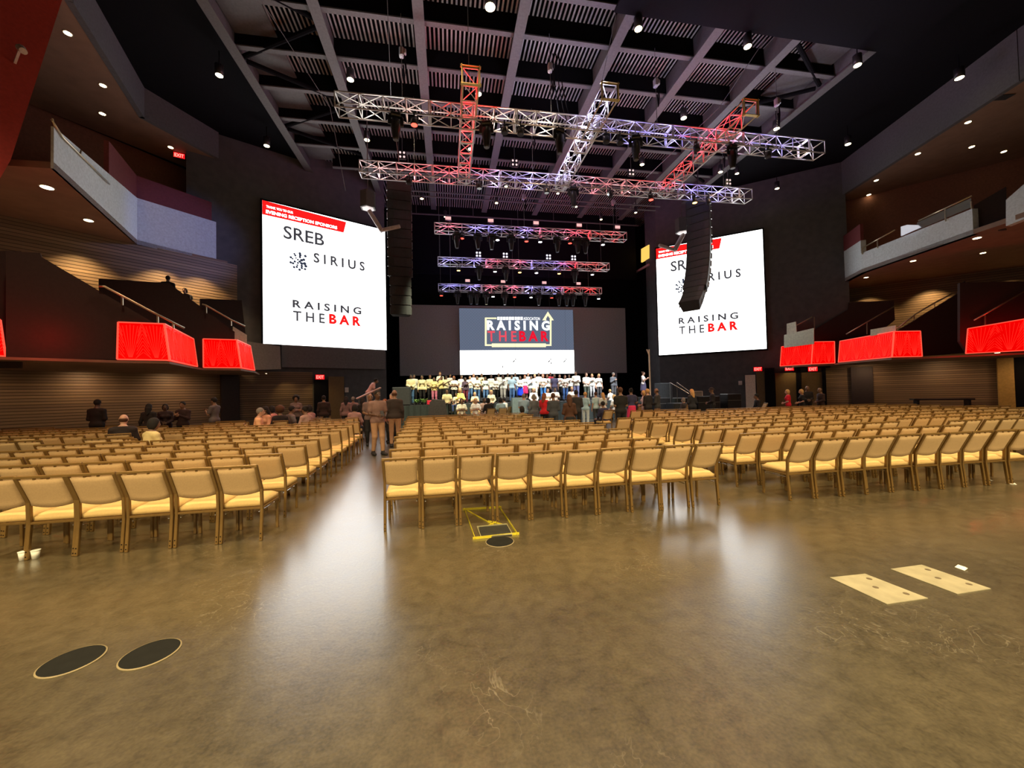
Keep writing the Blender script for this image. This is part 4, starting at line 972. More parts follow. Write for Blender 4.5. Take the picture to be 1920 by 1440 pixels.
# wall grazers that light the slatted walls
for (x, y, e) in ((-18.5, 13.3, 420), (-16.2, 15.6, 330), (-14.2, 17.7, 450), (-12.4, 19.6, 420), (-11.4, 20.6, 330), (26.6, 20.2, 240), (28.6, 18.2, 300), (30.8, 16, 300), (33, 13.8, 300)):
    lamp('wall_wash_light', 'SPOT', (x, y, 8.3 if x < 0 else 7.8), e, (1, .66, .3), (x+(-.55 if x < 0 else .55), y+.55, 5.0), .08, 100, .8)
for (x, y, e) in ((-19, 13.8, 130), (-16.8, 16, 130), (-14.6, 18.3, 130), (-12.6, 20.2, 140), (24.2, 18.7, 130), (26.4, 16.4, 130), (28.6, 14.2, 130), (30.5, 12.3, 130)):
    lamp('soffit_light', 'SPOT', (x+(.5 if x < 0 else -.5), y-.5, 2.88), e, (1, .62, .3), (x+(-.25 if x < 0 else .25), y+.25, .4), .08, 160, .9)
for (x, y, z, e) in ((-13.2, 17, 13.4, 60), (-14.8, 14.5, 13.4, 60), (26, 16, 12.8, 70), (25, 12.5, 12.8, 60)):
    lamp('balcony_light', 'SPOT', (x, y, z), e, (1, .55, .3), (x, y, 0), .1, 140, .8)

# ------------------------------------------------------------------ exit signs, doors, small wall things
def exit_sign(p, n, s, lab):
    p = Vector(p); n = Vector(n).normalized(); u = Vector((-n.y, n.x, 0)); t = thing('exit_sign', lab, 'exit sign', p, group='red exit signs')
    if (FW.cross(Vector((0, 0, 1)))).dot(u) < 0: u = -u
    fc = Face(p-u*s/2-Vector((0, 0, s*.3)), u*s, s*.6)
    if fc.n.dot(n) < 0: fc.n = -fc.n
    def ch(nm, mb, m): o = mb.build(nm, m, t); o.matrix_parent_inverse = Matrix.Translation(-p)
    mb = MB(); mb.prism(fc.quad([(0, 0), (1, 0), (1, 1), (0, 1)], 0), fc.n*-.06); ch('housing', mb, M_BLACK)
    mb = MB(); mb.add(fc.quad([(.04, .06), (.96, .06), (.96, .94), (.04, .94)], .004), [(0, 1, 2, 3)]); ch('face', mb, mat('exit_dark_red', (.02, .0, .0), .5, noise=0, emit=(1, .008, .012), strength=1.1))
    mb = MB(); fc.text(mb, 'EXIT', (.12, .2, .88, .8), .008, .02); ch('lettering', mb, glow('exit_letters', (1, .25, .2), 2.0))
nS = (SL[3], -SL[2], 0); nT = (SR[3], -SR[2], 0)
SLf = (SL[0]+nS[0]*.05, SL[1]+nS[1]*.05, SL[2], SL[3]); SRf = (SR[0]+nT[0]*.05, SR[1]+nT[1]*.05, SR[2], SR[3])
SLs = (SL[0]+nS[0]*.2, SL[1]+nS[1]*.2, SL[2], SL[3]); SRs = (SR[0]+nT[0]*.2, SR[1]+nT[1]*.2, SR[2], SR[3])
exit_sign(atP(600, 707, SLs), nS, .52, 'red exit sign over the doorway under the left screen')
for px, py, lab in ((1421, 692, 'red exit sign right of the right screen, above the open white door'), (1480, 691, 'middle red exit sign under the red box by the right screen'), (1524, 692, 'red exit sign nearest the seated pair on the right')): exit_sign(atP(px, py, SRs), nT, .52, lab)
exit_sign(atZ(336, 286, 14.2)-Vector((0, 0, .15)), (.4, -1, 0), .48, 'red exit sign in the left upper balcony'); exit_sign(atZ(1640, 373, 13.5)-Vector((0, 0, .15)), (-.4, -1, 0), .48, 'red exit sign in the right upper balcony')
M_DOORW = mat('door_brown', (.16, .10, .045), .6)
def wallquad(name, pl, px, th, m, lab, cat='door'):
    mb = MB(); polywall(mb, pl, px, th); return struct(name, mb, m, lab, cat)
def dn(pl, px, z=0): return atP(px, 760, pl)
def rect_on(pl, xl, xr, ytop, z0, th, m, name, lab, cat='door'):
    a = atP(xl, ytop, pl); b = atP(xr, ytop, pl); n = Vector((-pl[3], pl[2], 0)).normalized(); z1 = (a.z+b.z)/2
    mb = MB(); mb.prism([(a.x, a.y, z0), (b.x, b.y, z0), (b.x, b.y, z1), (a.x, a.y, z1)], n*th); return struct(name, mb, m, lab, cat)
rect_on(SLf, 449, 586, 697, 0, .06, M_WOODD, 'wall_left_panel', 'slatted brown wall section left of the doorway')
rect_on(SLs, 589, 615, 712, 0, .1, M_BLACK, 'door_1', 'dark open doorway under the left exit sign'); rect_on(SLs, 616, 645, 706, 0, .08, M_DOORW, 'door_2', 'brown door leaf beside the left doorway')
rect_on(SLs, 528, 722, 651, 3.35, .06, mat('charcoal_panel_lit', (.17, .16, .165), .8), 'trim_1', 'flat charcoal band on the wall below the left screen', 'trim')  # panel tone raised to paint in the light on the lower wall
rect_on(SRs, 1397, 1416, 703, 0, .08, mat('white_door', (.75, .72, .62), .5), 'door_3', 'open pale door lit white right of the stage')
rect_on(SRs, 1418, 1433, 697, 0, .08, M_DOORW, 'door_4', 'brown door leaf beside the pale open door'); rect_on(SRs, 1453, 1492, 699, 0, .08, M_DOORW, 'door_5', 'brown double door in the middle of the right alcove'); rect_on(SRs, 1502, 1541, 698, 0, .08, M_DOORW, 'door_6', 'brown double door at the end of the right alcove')
for i, (xa, xb) in enumerate(((1434, 1452), (1493, 1501), (1542, 1548))): rect_on((SRs[0]+nT[0]*.2, SRs[1]+nT[1]*.2, SRs[2], SRs[3]), xa, xb, 690, 0, .3, M_BLACK, 'column', 'dark pillar between the right alcove doors, %s from the stage' % nth(i+1), 'pillar')
PWR = (22.55, 21.0, .707, -.707)
rect_on(PWR, 1595, 1636, 688, 0, .1, mat('dark_doors', (.03, .02, .024), .6), 'door_7', 'dark door in the slatted right wall'); rect_on(PWR, 1869, 1900, 664, 0, .12, mat('recess_warm_light', (.42, .27, .08), .6), 'door_8', 'warm lit recess in the slatted right wall'); rect_on(PWR, 1901, 1990, 662, 0, .12, M_BLACK, 'door_9', 'black opening at the right frame edge')  # warm light of the recess is put into the slab's amber colour
PWL = (-11.2, 22.0, .707, .707)
rect_on(PWL, 415, 448, 697, 0, .2, M_RAKE, 'column', 'dark pillar at the end of the left slatted wall', 'pillar')
for (x, y, z, tx, ty) in ((-8.9, 22.7, 2.9, -8.6, 23.4), (-7.6, 23.3, 2.9, -7.3, 24.0), (22.2, 20.6, 2.9, 22.5, 21.2), (23, 20, 2.9, 23.4, 20.6), (21.6, 21.1, 2.9, 21.9, 21.7), (30.2, 12.9, 2.9, 30.5, 13.5)):
    lamp('door_light', 'SPOT', (x, y, z), 25, (1, .7, .25), (tx, ty, 1), .06, 100, .8)
def plate(pl, px, py, w_, h_, m, name, lab, cat):
    p = atP(px, py, pl); n = Vector((pl[3], -pl[2], 0)); u = Vector((pl[2], pl[3], 0)); mb = MB()
    mb.prism([p+u*a*w_/2+Vector((0, 0, b*h_/2)) for a, b in ((-1, -1), (1, -1), (1, 1), (-1, 1))], n*.02); tag(mb.build(name, m), lab, cat)
plate(SLf, 650, 731, .22, .3, mat('notice_white', (.7, .6, .58), .6), 'wall_notice', 'small white notice on the wall right of the left doorway', 'notice'); plate(SRf, 1388, 718, .22, .28, MATS['notice_white'], 'wall_notice', 'small white notice on the wall left of the pale door', 'notice')

# ------------------------------------------------------------------ railings
def rail(pl, pts, posts, lab, hgt=None, m=M_BRASSY, r=.035):
    P = [atP(x, y, pl) for x, y in pts]; t = thing('handrail', lab, 'railing', P[0]); o = Vector(P[0])
    mb = MB(); mb.tube([p-o for p in P], r, 8); mb.build('rail', m, t, True)
    for (a, b) in posts:
        A, Bp = atP(*a, pl)-o, atP(*b, pl)-o; mb = MB(); mb.tube([A, Bp], r*.8, 8); mb.build('post', m, t)
    return t
f_ = lambda pl: (pl[0]+pl[3]*.1, pl[1]-pl[2]*.1, pl[2], pl[3])
rail(f_(PL1), [g3(25, 408), g3(85, 412), g3(260, 505), g3(560, 665), g3(885, 830)], [(g3(260, 512), g3(262, 598)), (g3(615, 700), g3(617, 775)), (g3(770, 780), g3(775, 830))], 'metal handrail sloping down to the larger left red box')
rail(f_(PL2), [g3(1060, 590), g3(1100, 600), g3(1350, 745), g3(1490, 810)], [(g3(1100, 610), g3(1102, 680)), (g3(1350, 745), g3(1350, 805))], 'metal handrail sloping down to the smaller left red box')
rail(f_(PR1), [g5(640, 640), g5(985, 440)], [(g5(790, 550), g5(790, 640))], 'thin handrail above the middle right red box'); rail(f_(PR2), [g5(1560, 540), g5(1920, 335)], [(g5(1640, 500), g5(1640, 590))], 'thin handrail above the right edge red box'); rail(f_(PR3), [g5(285, 575), g5(395, 515)], [(g5(410, 515), g5(412, 605))], 'thin handrail above the red box nearest the right screen')
rail(f_(PR1), [g5(1005, 600), g5(1130, 500), g5(1275, 415), g5(1400, 350)], [(g5(1130, 495), g5(1130, 540)), (g5(1277, 410), g5(1277, 440))], 'short glass topped rail on the slope beside the middle right box')
# balcony glass rail right with white banner
Vv = (V[0][0]-.05, V[0][1], V[1][0]-V[0][0], V[1][1]-V[0][1]); g4 = lambda x, y: (1560+x/4, 200+y/4)
t = rail(Vv, [g4(228, 1060), g4(470, 925)], [(g4(228, 1060), g4(228, 1108)), (g4(340, 1000), g4(342, 1060))], 'near end of the balcony rail left of the white banner'); t['label'] = 'balcony handrail left of the white banner on the right balcony'
t = rail(Vv, [g4(650, 855), g4(1045, 670)], [(g4(1045, 710), g4(1048, 765)), (g4(850, 765), g4(852, 860))], 'balcony handrail right of the white banner on the right balcony')
mb = MB(); polywall(mb, Vv, [g4(640, 870), g4(1045, 685), g4(1048, 755), g4(640, 925)], .02); g = mb.build('glass', M_GLASS, t); g.matrix_parent_inverse = Matrix.Translation(-Vector(t.location))
mb = MB(); polywall(mb, (Vv[0]-.06, Vv[1], Vv[2], Vv[3]), [g4(523, 900), g4(570, 886), g4(650, 888), g4(670, 905), g4(524, 970)], .05); tag(mb.build('white_banner', mat('banner_glow', (.85, .88, .92), .6, emit=(.8, .85, 1), strength=.35)), 'bright white banner hung on the right balcony rail', 'banner')  # brightness of the banner put in as a faint glow
Uu = (-11.55, 13.5, -2.1, 6.16)
rail(Uu, [(97, 225), (118, 258), (175, 315), (205, 345)], [((98, 222), (102, 237)), ((150, 290), (152, 282))], 'handrail on the left upper balcony front', r=.03)
# yellow lit side window right of the stage
PW = (a2.x+.0, a2.y, .2, 2.0)
y0 = 27.2
mb = MB(); P = [atP(1202, 492, (15.6, 26.5, .2, 1.97)), atP(1216, 484, (15.6, 26.5, .2, 1.97)), atP(1216, 459, (15.6, 26.5, .2, 1.97)), atP(1202, 467, (15.6, 26.5, .2, 1.97))]
mb.prism(P, (.12, 0, 0)); tag(mb.build('side_window', glow('amber_window', (1, .62, .12), 1.0)), 'amber lit side window left of the right screen', 'window')
mb = MB(); mb.bar(atP(1184, 515, (15.58, 26.5, .2, 1.97)), atP(1217, 496, (15.58, 26.5, .2, 1.97)), .12, .15); tag(mb.build('window_ledge', mat('pink_ledge', (.6, .4, .4), .6)), 'pale ledge under the amber side window', 'ledge')
# big hanging lamp fixtures beside the arrays
def flood(px, py, y, tilt, lab):
    q = atY(px, py, y); t = thing('hanging_projector', lab, 'projector', q)
    mb = MB(); mb.tube([(0, 0, .55), (0, 0, .45), (0, 0, -.35)], [.1, .38, .38], 6); mb.build('housing', mat('projector_grey', (.10, .10, .105), .5), t)
    mb = MB(); mb.tube([(0, 0, -.35), (0, 0, -.37)], .30, 6); mb.build('lens', mat('lit_underside', (.6, .55, .55), .4, emit=(1, .9, .88), strength=.5), t)
    mb = MB(); mb.bar((.05, 0, -.45), (.05+tilt*.75, 0, -1.45), .3, .2, bev=.04); mb.build('shutter_arm', mat('pale_arm', (.55, .5, .52), .5), t)
    mb = MB(); mb.bar((.05+tilt*.7, 0, -1.4), (tilt*1.9, 0, -1.15), .16, .16, bev=.03); mb.build('cross_arm', MATS['pale_arm'], t)
    mb = MB(); mb.tube([(0, 0, .5), (0, 0, 16.02-q.z)], .025, 6); mb.build('drop_pipe', M_STEEL, t)
flood(690, 378, 19.6, .8, 'grey hanging projector with a bent arm beside the left array'); flood(1279, 425, 20.3, -.8, 'grey hanging projector with a bent arm beside the right array')
# ------------------------------------------------------------------ people
def surface_nets(f, lo, hi, h):
    lo = np.array(lo, float); n = np.ceil((np.array(hi)-lo)/h).astype(int)+1
    ax = [lo[i]+h*np.arange(n[i]) for i in range(3)]
    X, Y, Z = np.meshgrid(*ax, indexing='ij'); D = f(X, Y, Z).astype(np.float32); S = D < 0
    nc = n-1; acc = np.zeros((*nc, 3), np.float32); cnt = np.zeros(nc, np.float32)
    sl = lambda o: tuple(slice(o[i], o[i]+nc[i]) for i in range(3))
    for a in range(3):
        b, c = [i for i in range(3) if i != a]
        for u in (0, 1):
            for v in (0, 1):
                o0 = [0, 0, 0]; o0[b] = u; o0[c] = v; o1 = list(o0); o1[a] = 1
                d0, d1 = D[sl(o0)], D[sl(o1)]; m = S[sl(o0)] != S[sl(o1)]
                t = np.where(m, d0/np.where(m, d0-d1, 1), 0)
                for k in range(3): acc[..., k] += np.where(m, (t if k == a else o0[k]), 0)
                cnt += m
    act = cnt > 0; idx = -np.ones(nc, int); idx[act] = np.arange(act.sum())
    ii = np.argwhere(act); V = lo+h*(ii+acc[act]/cnt[act][:, None])
    F = []
    for a in range(3):
        b, c = (a+1) % 3, (a+2) % 3
        s0 = [slice(None)]*3; s1 = [slice(None)]*3; s0[a] = slice(0, n[a]-1); s1[a] = slice(1, n[a])
        m = S[tuple(s0)] != S[tuple(s1)]; inv = S[tuple(s1)]
        P = np.argwhere(m); P = P[(P[:, b] > 0) & (P[:, c] > 0) & (P[:, b] < nc[b]) & (P[:, c] < nc[c])]
        if not len(P): continue
        fl = inv[tuple(P.T)]
        def I(db, dc):
            Q = P.copy(); Q[:, b] += db; Q[:, c] += dc; return idx[tuple(Q.T)]
        q = np.stack([I(-1, -1), I(0, -1), I(0, 0), I(-1, 0)], 1); q[fl] = q[fl][:, ::-1]
        F.append(q)
    F = np.concatenate(F)
    return [tuple(map(float, p)) for p in V], [tuple(map(int, r)) for r in F if min(r) >= 0]
def cone(a, b, ra, rb, sy=1.0):
    a = np.array(a, float); b = np.array(b, float); ab = b-a; L = ab @ ab
    def f(X, Y, Z):
        px, py, pz = X-a[0], Y-a[1], Z-a[2]; t = np.clip((px*ab[0]+py*ab[1]+pz*ab[2])/L, 0, 1)
        return np.sqrt((px-t*ab[0])**2+(py-t*ab[1])**2+(pz-t*ab[2])**2)-(ra+(rb-ra)*t)
    return f
def ell(c, r, M=None):
    c = np.array(c, float); r = np.array(r, float)
    def f(X, Y, Z):
        p = np.stack([X-c[0], Y-c[1], Z-c[2]], -1)
        if M is not None: p = p @ M
        k = np.sqrt(((p/r)**2).sum(-1)); return (k-1)*r.min()*np.clip(.6+.4*k, .6, 1.6)
    return f
def smin(a, b, k):
    h = np.clip(.5+.5*(b-a)/k, 0, 1); return b*(1-h)+a*h-k*h*(1-h)
def union(fs, k=.03, off=0.):
    def f(X, Y, Z):
        d = fs[0](X, Y, Z)
        for g in fs[1:]: d = smin(d, g(X, Y, Z), k)
        return d-off
    return f
def cut(f, *planes):           # planes: (point, normal) keep the side where (p-point).normal < 0
    def g(X, Y, Z):
        d = f(X, Y, Z)
        for p, n in planes: d = np.maximum(d, (X-p[0])*n[0]+(Y-p[1])*n[1]+(Z-p[2])*n[2])
        return d
    return g
# hand template: palm along +z, palm face +y, thumb on +x
def hand_mesh():
    fs = [ell((0, 0, .045), (.040, .016, .052)), cone((0, 0, -.015), (0, 0, .02), .026, .03)]
    for i, (x, L) in enumerate(((.030, .070), (.010, .080), (-.010, .074), (-.029, .056))):
        b = (x, 0, .085); m = (x*1.08, .014, .085+L*.55); e = (x*1.08, .038, .085+L*.92)
        fs += [cone(b, m, .0095, .0088), cone(m, e, .0088, .0075)]
    fs += [cone((.030, .004, .025), (.058, .018, .058), .013, .010), cone((.058, .018, .058), (.062, .03, .088), .010, .008)]
    return surface_nets(union(fs, .006), (-.06, -.035, -.05), (.085, .065, .18), .0062)
HANDV, HANDF = hand_mesh()
class Pose: pass
def skel(kind, fem):
    P = Pose(); sh, hp = (.150, .10) if fem else (.172, .095); P.fem = fem
    pz, tilt = .95, 0.0
    L = dict(hip=[(-hp, 0, .93), (hp, 0, .93)], knee=[(-hp-.005, .02, .5), (hp+.005, .02, .5)], ank=[(-hp-.01, -.02, .085), (hp+.01, -.02, .085)])
    toe = [(0, .16), (0, .16)]
    if kind == 'walk':
        L = dict(hip=[(-hp, 0, .92), (hp, 0, .92)], knee=[(-hp, .13, .51), (hp, .01, .50)], ank=[(-hp, .17, .085), (hp, -.22, .12)])
    if kind == 'stroll':
        L = dict(hip=[(-hp, 0, .925), (hp, 0, .925)], knee=[(-hp, .06, .50), (hp, .02, .50)], ank=[(-hp-.01, .07, .085), (hp, -.09, .09)])
    if kind.startswith('sit'):
        pz = .50; L = dict(hip=[(-hp, .02, .50), (hp, .02, .50)], knee=[(-.13, .44, .50), (.13, .44, .50)], ank=[(-.13, .42, .085), (.13, .42, .085)])
        tilt = .08
    if kind == 'lean': tilt = .55
    T = np.array([[1, 0, 0], [0, math.cos(tilt), math.sin(tilt)], [0, -math.sin(tilt), math.cos(tilt)]])
    P.T = T; P.pz = pz
    up = lambda x, y, z: tuple(np.array((0, 0, pz))+T @ np.array((x, y, z-.95)))
    P.up = up
    S = [up(-sh, -.01, 1.375), up(sh, -.01, 1.375)]
    arm = {'down': [((-.225, -.03, 1.10), (-.235, .04, .85)), ((.225, -.03, 1.10), (.235, .04, .85))],
        'stroll': [((-.22, .0, 1.11), (-.12, .22, 1.05)), ((.22, .0, 1.11), (.10, .23, 1.07))],
        'clasp': [((-.215, .0, 1.11), (-.06, .20, 1.02)), ((.215, .0, 1.11), (.07, .19, 1.04))],
        'heart': [((-.22, -.02, 1.10), (-.225, .06, .86)), ((.225, .03, 1.13), (.02, .16, 1.26))],
        'clap': [((-.21, .06, 1.12), (-.05, .27, 1.25)), ((.21, .06, 1.12), (.05, .27, 1.27))],
        'fold': [((-.22, .03, 1.12), (.08, .19, 1.13)), ((.22, .03, 1.12), (-.08, .17, 1.15))],
        'walk': [((-.25, -.08, 1.14), (-.24, .10, .93)), ((.24, .02, 1.14), (.13, .22, 1.10))],
        'sit': [((-.24, .04, 1.14), (-.14, .25, 1.02)), ((.24, .04, 1.14), (.14, .25, 1.02))],
        'sitclap': [((-.24, .06, 1.14), (-.05, .25, 1.22)), ((.24, .06, 1.14), (.05, .25, 1.22))],
        'lean': [((-.23, .12, 1.18), (-.10, .30, 1.02)), ((.23, .12, 1.18), (.10, .30, 1.02))]}[kind if kind != 'sitdown' else 'sit']
    P.S = S; P.E = [up(*a[0]) for a in arm]; P.W = [up(*a[1]) for a in arm]; P.L = L
    P.head = up(0, .025, 1.615); P.toes = [(a[0]+(.02 if i else -.02), a[1]+.17, a[2]-.055) for i, a in enumerate(L['ank'])]
    return P
def body_fields(P):
    up, T, fem = P.up, P.T, P.fem
    tr = [ell(up(0, 0, 1.27), (.145 if fem else .166, .105, .20), T), ell(up(0, 0, 1.06), (.116 if fem else .142, .095, .17), T), ell(up(0, -.005, .94), (.168 if fem else .160, .115, .125), T),
          cone(P.S[0], up(0, -.02, 1.40), .056, .062), cone(P.S[1], up(0, -.02, 1.40), .056, .062), cone(up(0, -.02, 1.455), tuple(np.array(P.S[0])*.7+np.array(up(0, -.02, 1.42))*.3), .050, .045), cone(up(0, -.02, 1.455), tuple(np.array(P.S[1])*.7+np.array(up(0, -.02, 1.42))*.3), .050, .045)]
    if fem: tr += [ell(up(-.07, .085, 1.27), (.062, .055, .06)), ell(up(.07, .085, 1.27), (.062, .055, .06))]
    uarm = [cone(P.S[i], P.E[i], .052 if not fem else .045, .040 if not fem else .035) for i in (0, 1)]
    farm = [cone(P.E[i], P.W[i], .039 if not fem else .034, .025) for i in (0, 1)]
    th = [cone(P.L['hip'][i], P.L['knee'][i], .086, .056) for i in (0, 1)]; shn = [cone(P.L['knee'][i], P.L['ank'][i], .056, .036) for i in (0, 1)]
    ft = [cone((P.L['ank'][i][0], P.L['ank'][i][1]-.03, P.L['ank'][i][2]-.045), P.toes[i], .038, .030) for i in (0, 1)]
    h = np.array(P.head)
    hd = [ell(h+(0, 0, .025), (.074, .092, .098)), ell(h+(0, .018, -.055), (.056, .068, .062)), cone(up(0, -.01, 1.42), tuple(h+(0, -.01, -.06)), .052, .050), cone(tuple(h+(0, .085, .01)), tuple(h+(0, .108, -.024)), .010, .016),
          ell(h+(-.077, -.005, -.005), (.010, .018, .03)), ell(h+(.077, -.005, -.005), (.010, .018, .03)), ell(h+(0, .083, -.055), (.022, .012, .008))]
    return tr, uarm, farm, th, shn, ft, hd
def bbox(P, m=.16):
    pts = np.array(P.S+P.E+P.W+P.L['hip']+P.L['knee']+P.L['ank']+P.toes+[P.head, (0, 0, P.pz)]); return pts.min(0)-m, pts.max(0)+m
M_EYE = mat('eye_dark', (.02, .015, .012), .3, noise=0); M_LIP = mat('lips', (.25, .08, .07), .5, noise=0)
SKIN = {'d': mat('skin_deep', (.085, .042, .026), .5, noise=.05), 'm': mat('skin_brown', (.20, .105, .062), .5, noise=.05), 'l': mat('skin_light', (.50, .28, .19), .5, noise=.05)}
BODIES = {}
def pose_mesh(kind, fem):
    key = (kind, fem)
    if key in BODIES: return BODIES[key]
    P = skel(kind, fem); tr, ua, fa, th, sh, ft, hd = body_fields(P); lo, hi = bbox(P)
    v, f = surface_nets(union(tr+ua+fa+th+sh+ft+hd, .028), lo, hi, .0195)
    # finer head replaces nothing: the head fields are already joined through the neck
    mb = MB(); mb.add(v, f, 0)
    for i in (0, 1):
        d = Vector(P.W[i])-Vector(P.E[i]); d.normalize(); inward = Vector((1 if i == 0 else -1, 0, 0))
        if kind in ('clap', 'sitclap', 'clasp', 'heart', 'fold'): pass
        y = inward-d*inward.dot(d)
        if y.length < .2: y = Vector((0, -.6, -.8))-d*Vector((0, -.6, -.8)).dot(d)
        y.normalize(); x = y.cross(d)
        if (i == 0 and x.y < 0) or (i == 1 and x.y < 0 and kind != 'fold'): mir = -1
        else: mir = 1
        R = Matrix((x*mir, y, d)).transposed(); w0 = Vector(P.W[i])-d*.004
        mb.add([w0+R @ Vector(p) for p in HANDV], [tuple(q) if mir == 1 else tuple(q[::-1]) for q in HANDF], 0)
    h = Vector(P.head)
    for s in (-1, 1):
        mb.sphere(h+Vector((s*.031, .083, .018)), (.014, .008, .008), 8, 5, 1); mb.bar(h+Vector((s*.018, .091, .036)), h+Vector((s*.046, .084, .036)), .006, .006, 1)
    mb.sphere(h+Vector((0, .087, -.055)), (.024, .009, .008), 8, 5, 2)
    body = mb.mesh('person', [SKIN['m'], M_EYE, M_LIP], True)
    G = {}
    up = P.up; tz = P.T @ np.array((0, 0, 1.0)); neck = np.array(up(0, .01, 1.462)); hem = np.array(up(0, 0, .86 if not kind.startswith('sit') else .93))
    def garment(fs, off, planes, k=.03): 
        vv, ff = surface_nets(cut(union(fs, k, off), *planes), lo-.03, hi+.03, .0195); g = MB(); g.add(vv, ff); return g
    M0 = mat('cloth_plain', (.5, .5, .5), .85)
    wr = []
    hips = [] if kind.startswith('sit') else [cone(P.L['hip'][i], tuple(np.array(P.L['hip'][i])*.6+np.array(P.L['knee'][i])*.4), .088, .078) for i in (0, 1)]
    G['long'] = garment(tr+hips+ua+fa, .017, [(neck, tz), (hem, -tz)]).mesh('shirt', M0, True)
    # long sleeves stop before the wrist: cut with the hand left outside by the taper
    G['short'] = garment(tr+hips+[cone(P.S[i], tuple(np.array(P.S[i])*.35+np.array(P.E[i])*.65), .056, .050) for i in (0, 1)], .017, [(neck, tz), (hem, -tz)]).mesh('shirt', M0, True)
    waist = np.array(up(0, 0, 1.0))
    ankp = [(np.array((0, 0, .10)), np.array((0, 0, -1.0)))]
    G['trousers'] = garment(tr[2:3]+th+sh, .014, [(waist, tz)]+ankp).mesh('trousers', M0, True)
    if kind.startswith('sit'): sk = tr[2:3]+[cone(P.L['hip'][0], P.L['knee'][0], .10, .08), cone(P.L['hip'][1], P.L['knee'][1], .10, .08), cone((0, .05, .49), (0, .42, .48), .08, .09)]; skp = [(waist, tz), (np.array((0, .44, 0)), np.array((0, 1.0, 0)))]
    else: sk = tr[2:3]+[cone((0, 0, .9), (0, 0, .5), .16, .20)]; skp = [(waist, tz), (np.array((0, 0, .42)), np.array((0, 0, -1.0)))]
    G['skirt'] = garment(sk, .014, skp, .05).mesh('skirt', M0, True)
    for i in (0, 1):
        a = np.array(P.L['ank'][i]); vv, ff = surface_nets(cut(union([cone((a[0], a[1]-.035, a[2]-.045), tuple(np.array(P.toes[i])+(0, .01, 0)), .044, .038), cone((a[0], a[1], a[2]), (a[0], a[1], a[2]-.04), .042, .044)], .02, .004), ((0, 0, a[2]-.083), (0, 0, -1.0))), a-(.12, .14, .13), a+(.12, .28, .10), .016)
        g = MB(); g.add(vv, ff); G['shoe%d' % i] = g.mesh('shoe', M0, True)
    BODIES[key] = (body, G, Vector(P.head), P)
    return BODIES[key]
HAIR = {}
def hair(kind):
    if kind in HAIR: return HAIR[kind]
    face = ((0, .055, 0), (0, 1.0, -.55))
    cap = ell((0, -.012, .035), (.086, .100, .104)); fs = [cap]; pl = [((0, .048, .03), (0, 1.0, -.75)), ((0, 0, -.045), (0, 0, -1.0))]
    if kind == 'long': fs = [cap, ell((0, -.055, -.10), (.10, .055, .20)), cone((0, -.075, -.05), (0, -.12, -.28), .085, .07)]; pl = [((0, .048, .03), (0, 1.0, -.75))]
    if kind == 'bob': fs = [cap, ell((0, -.03, -.03), (.10, .085, .11))]; pl = [((0, .05, .03), (0, 1.0, -.6)), ((0, 0, -.13), (0, 0, -1.0))]
    if kind == 'afro': fs = [ell((0, -.02, .05), (.135, .135, .135))]; pl = [((0, .06, .05), (0, 1.0, -.6)), ((0, 0, -.075), (0, 0, -1.0))]
    if kind == 'bun': fs = [cap, ell((0, -.10, .10), (.045, .045, .045))]
    if kind == 'bald': fs = [ell((0, -.006, .0), (.080, .098, .075))]; pl = [((0, -.01, 0), (0, 1.0, 0)), ((0, 0, .035), (0, 0, 1.0)), ((0, 0, -.045), (0, 0, -1.0))]
    if kind == 'hat': fs = [ell((0, -.005, .07), (.095, .11, .085)), ell((0, 0, .045), (.15, .17, .014))]; pl = [((0, 0, .035), (0, 0, -1.0))]
    v, f = surface_nets(cut(union(fs, .03), *pl), (-.22, -.24, -.42), (.22, .22, .25), .0125 if kind != 'long' else .015)
    g = MB(); g.add(v, f); HAIR[kind] = g.mesh('hair', mat('hair_black', (.015, .012, .011), .6, noise=.1), True); return HAIR[kind]
CLO = {}
def cloth(c):
    k = 'cloth_%d_%d_%d' % c
    return mat(k, rgb(*c), .85, noise=.08, scale=20)
HC = {'b': (22, 18, 17), 'n': (70, 42, 25), 'y': (190, 150, 95), 'g': (120, 115, 110), 'r': (120, 65, 35)}
def person(pos, H, rz, kind, fem, hr, hc, skin, top, sleeve, bot, bottype, label, group=None, shoes=(30, 28, 28)):
    body, G, head, P = pose_mesh(kind, fem)
    base = 1.745 if not kind.startswith('sit') else 1.30
    s = H/base
    o = bpy.data.objects.new('person', body); COL.objects.link(o); o.location = pos; o.rotation_euler.z = rz; o.scale = (s, s, s)
    o.material_slots[0].link = 'OBJECT'; o.material_slots[0].material = SKIN[skin]
    tag(o, label, 'person', group)
    def ch(nm, me, m, loc=None):
        c = link(nm, me, o, loc); c.material_slots[0].link = 'OBJECT'; c.material_slots[0].material = m
    ch('shirt' if sleeve == 'short' else 'long_sleeved_top', G[sleeve], cloth(top))
    ch(bottype, G[bottype], cloth(bot))
    for i in (0, 1): ch('shoe', G['shoe%d' % i], cloth(shoes))
    if hr: ch('hat' if hr == 'hat' else 'hair', hair(hr), cloth(HC[hc]), head)
    return o
def put(px, py, y, zf, H=None, sit=False):
    """head pixel + depth + floor height -> position and figure height"""
    q = atY(px, py, y); h = q.z-zf
    lo, hi = (1.12, 1.42) if sit else (1.52, 1.92)
    return Vector((q.x, q.y, zf)), (H or min(hi, max(lo, h)))
FACE_CAM = math.pi                 # person faces +y by default; pi turns to the camera
W_, CR, LB_, BK, JN, GY = (225, 222, 210), (226, 216, 176), (165, 195, 215), (24, 23, 25), (70, 105, 150), (105, 102, 105)
rp = random.Random(11)
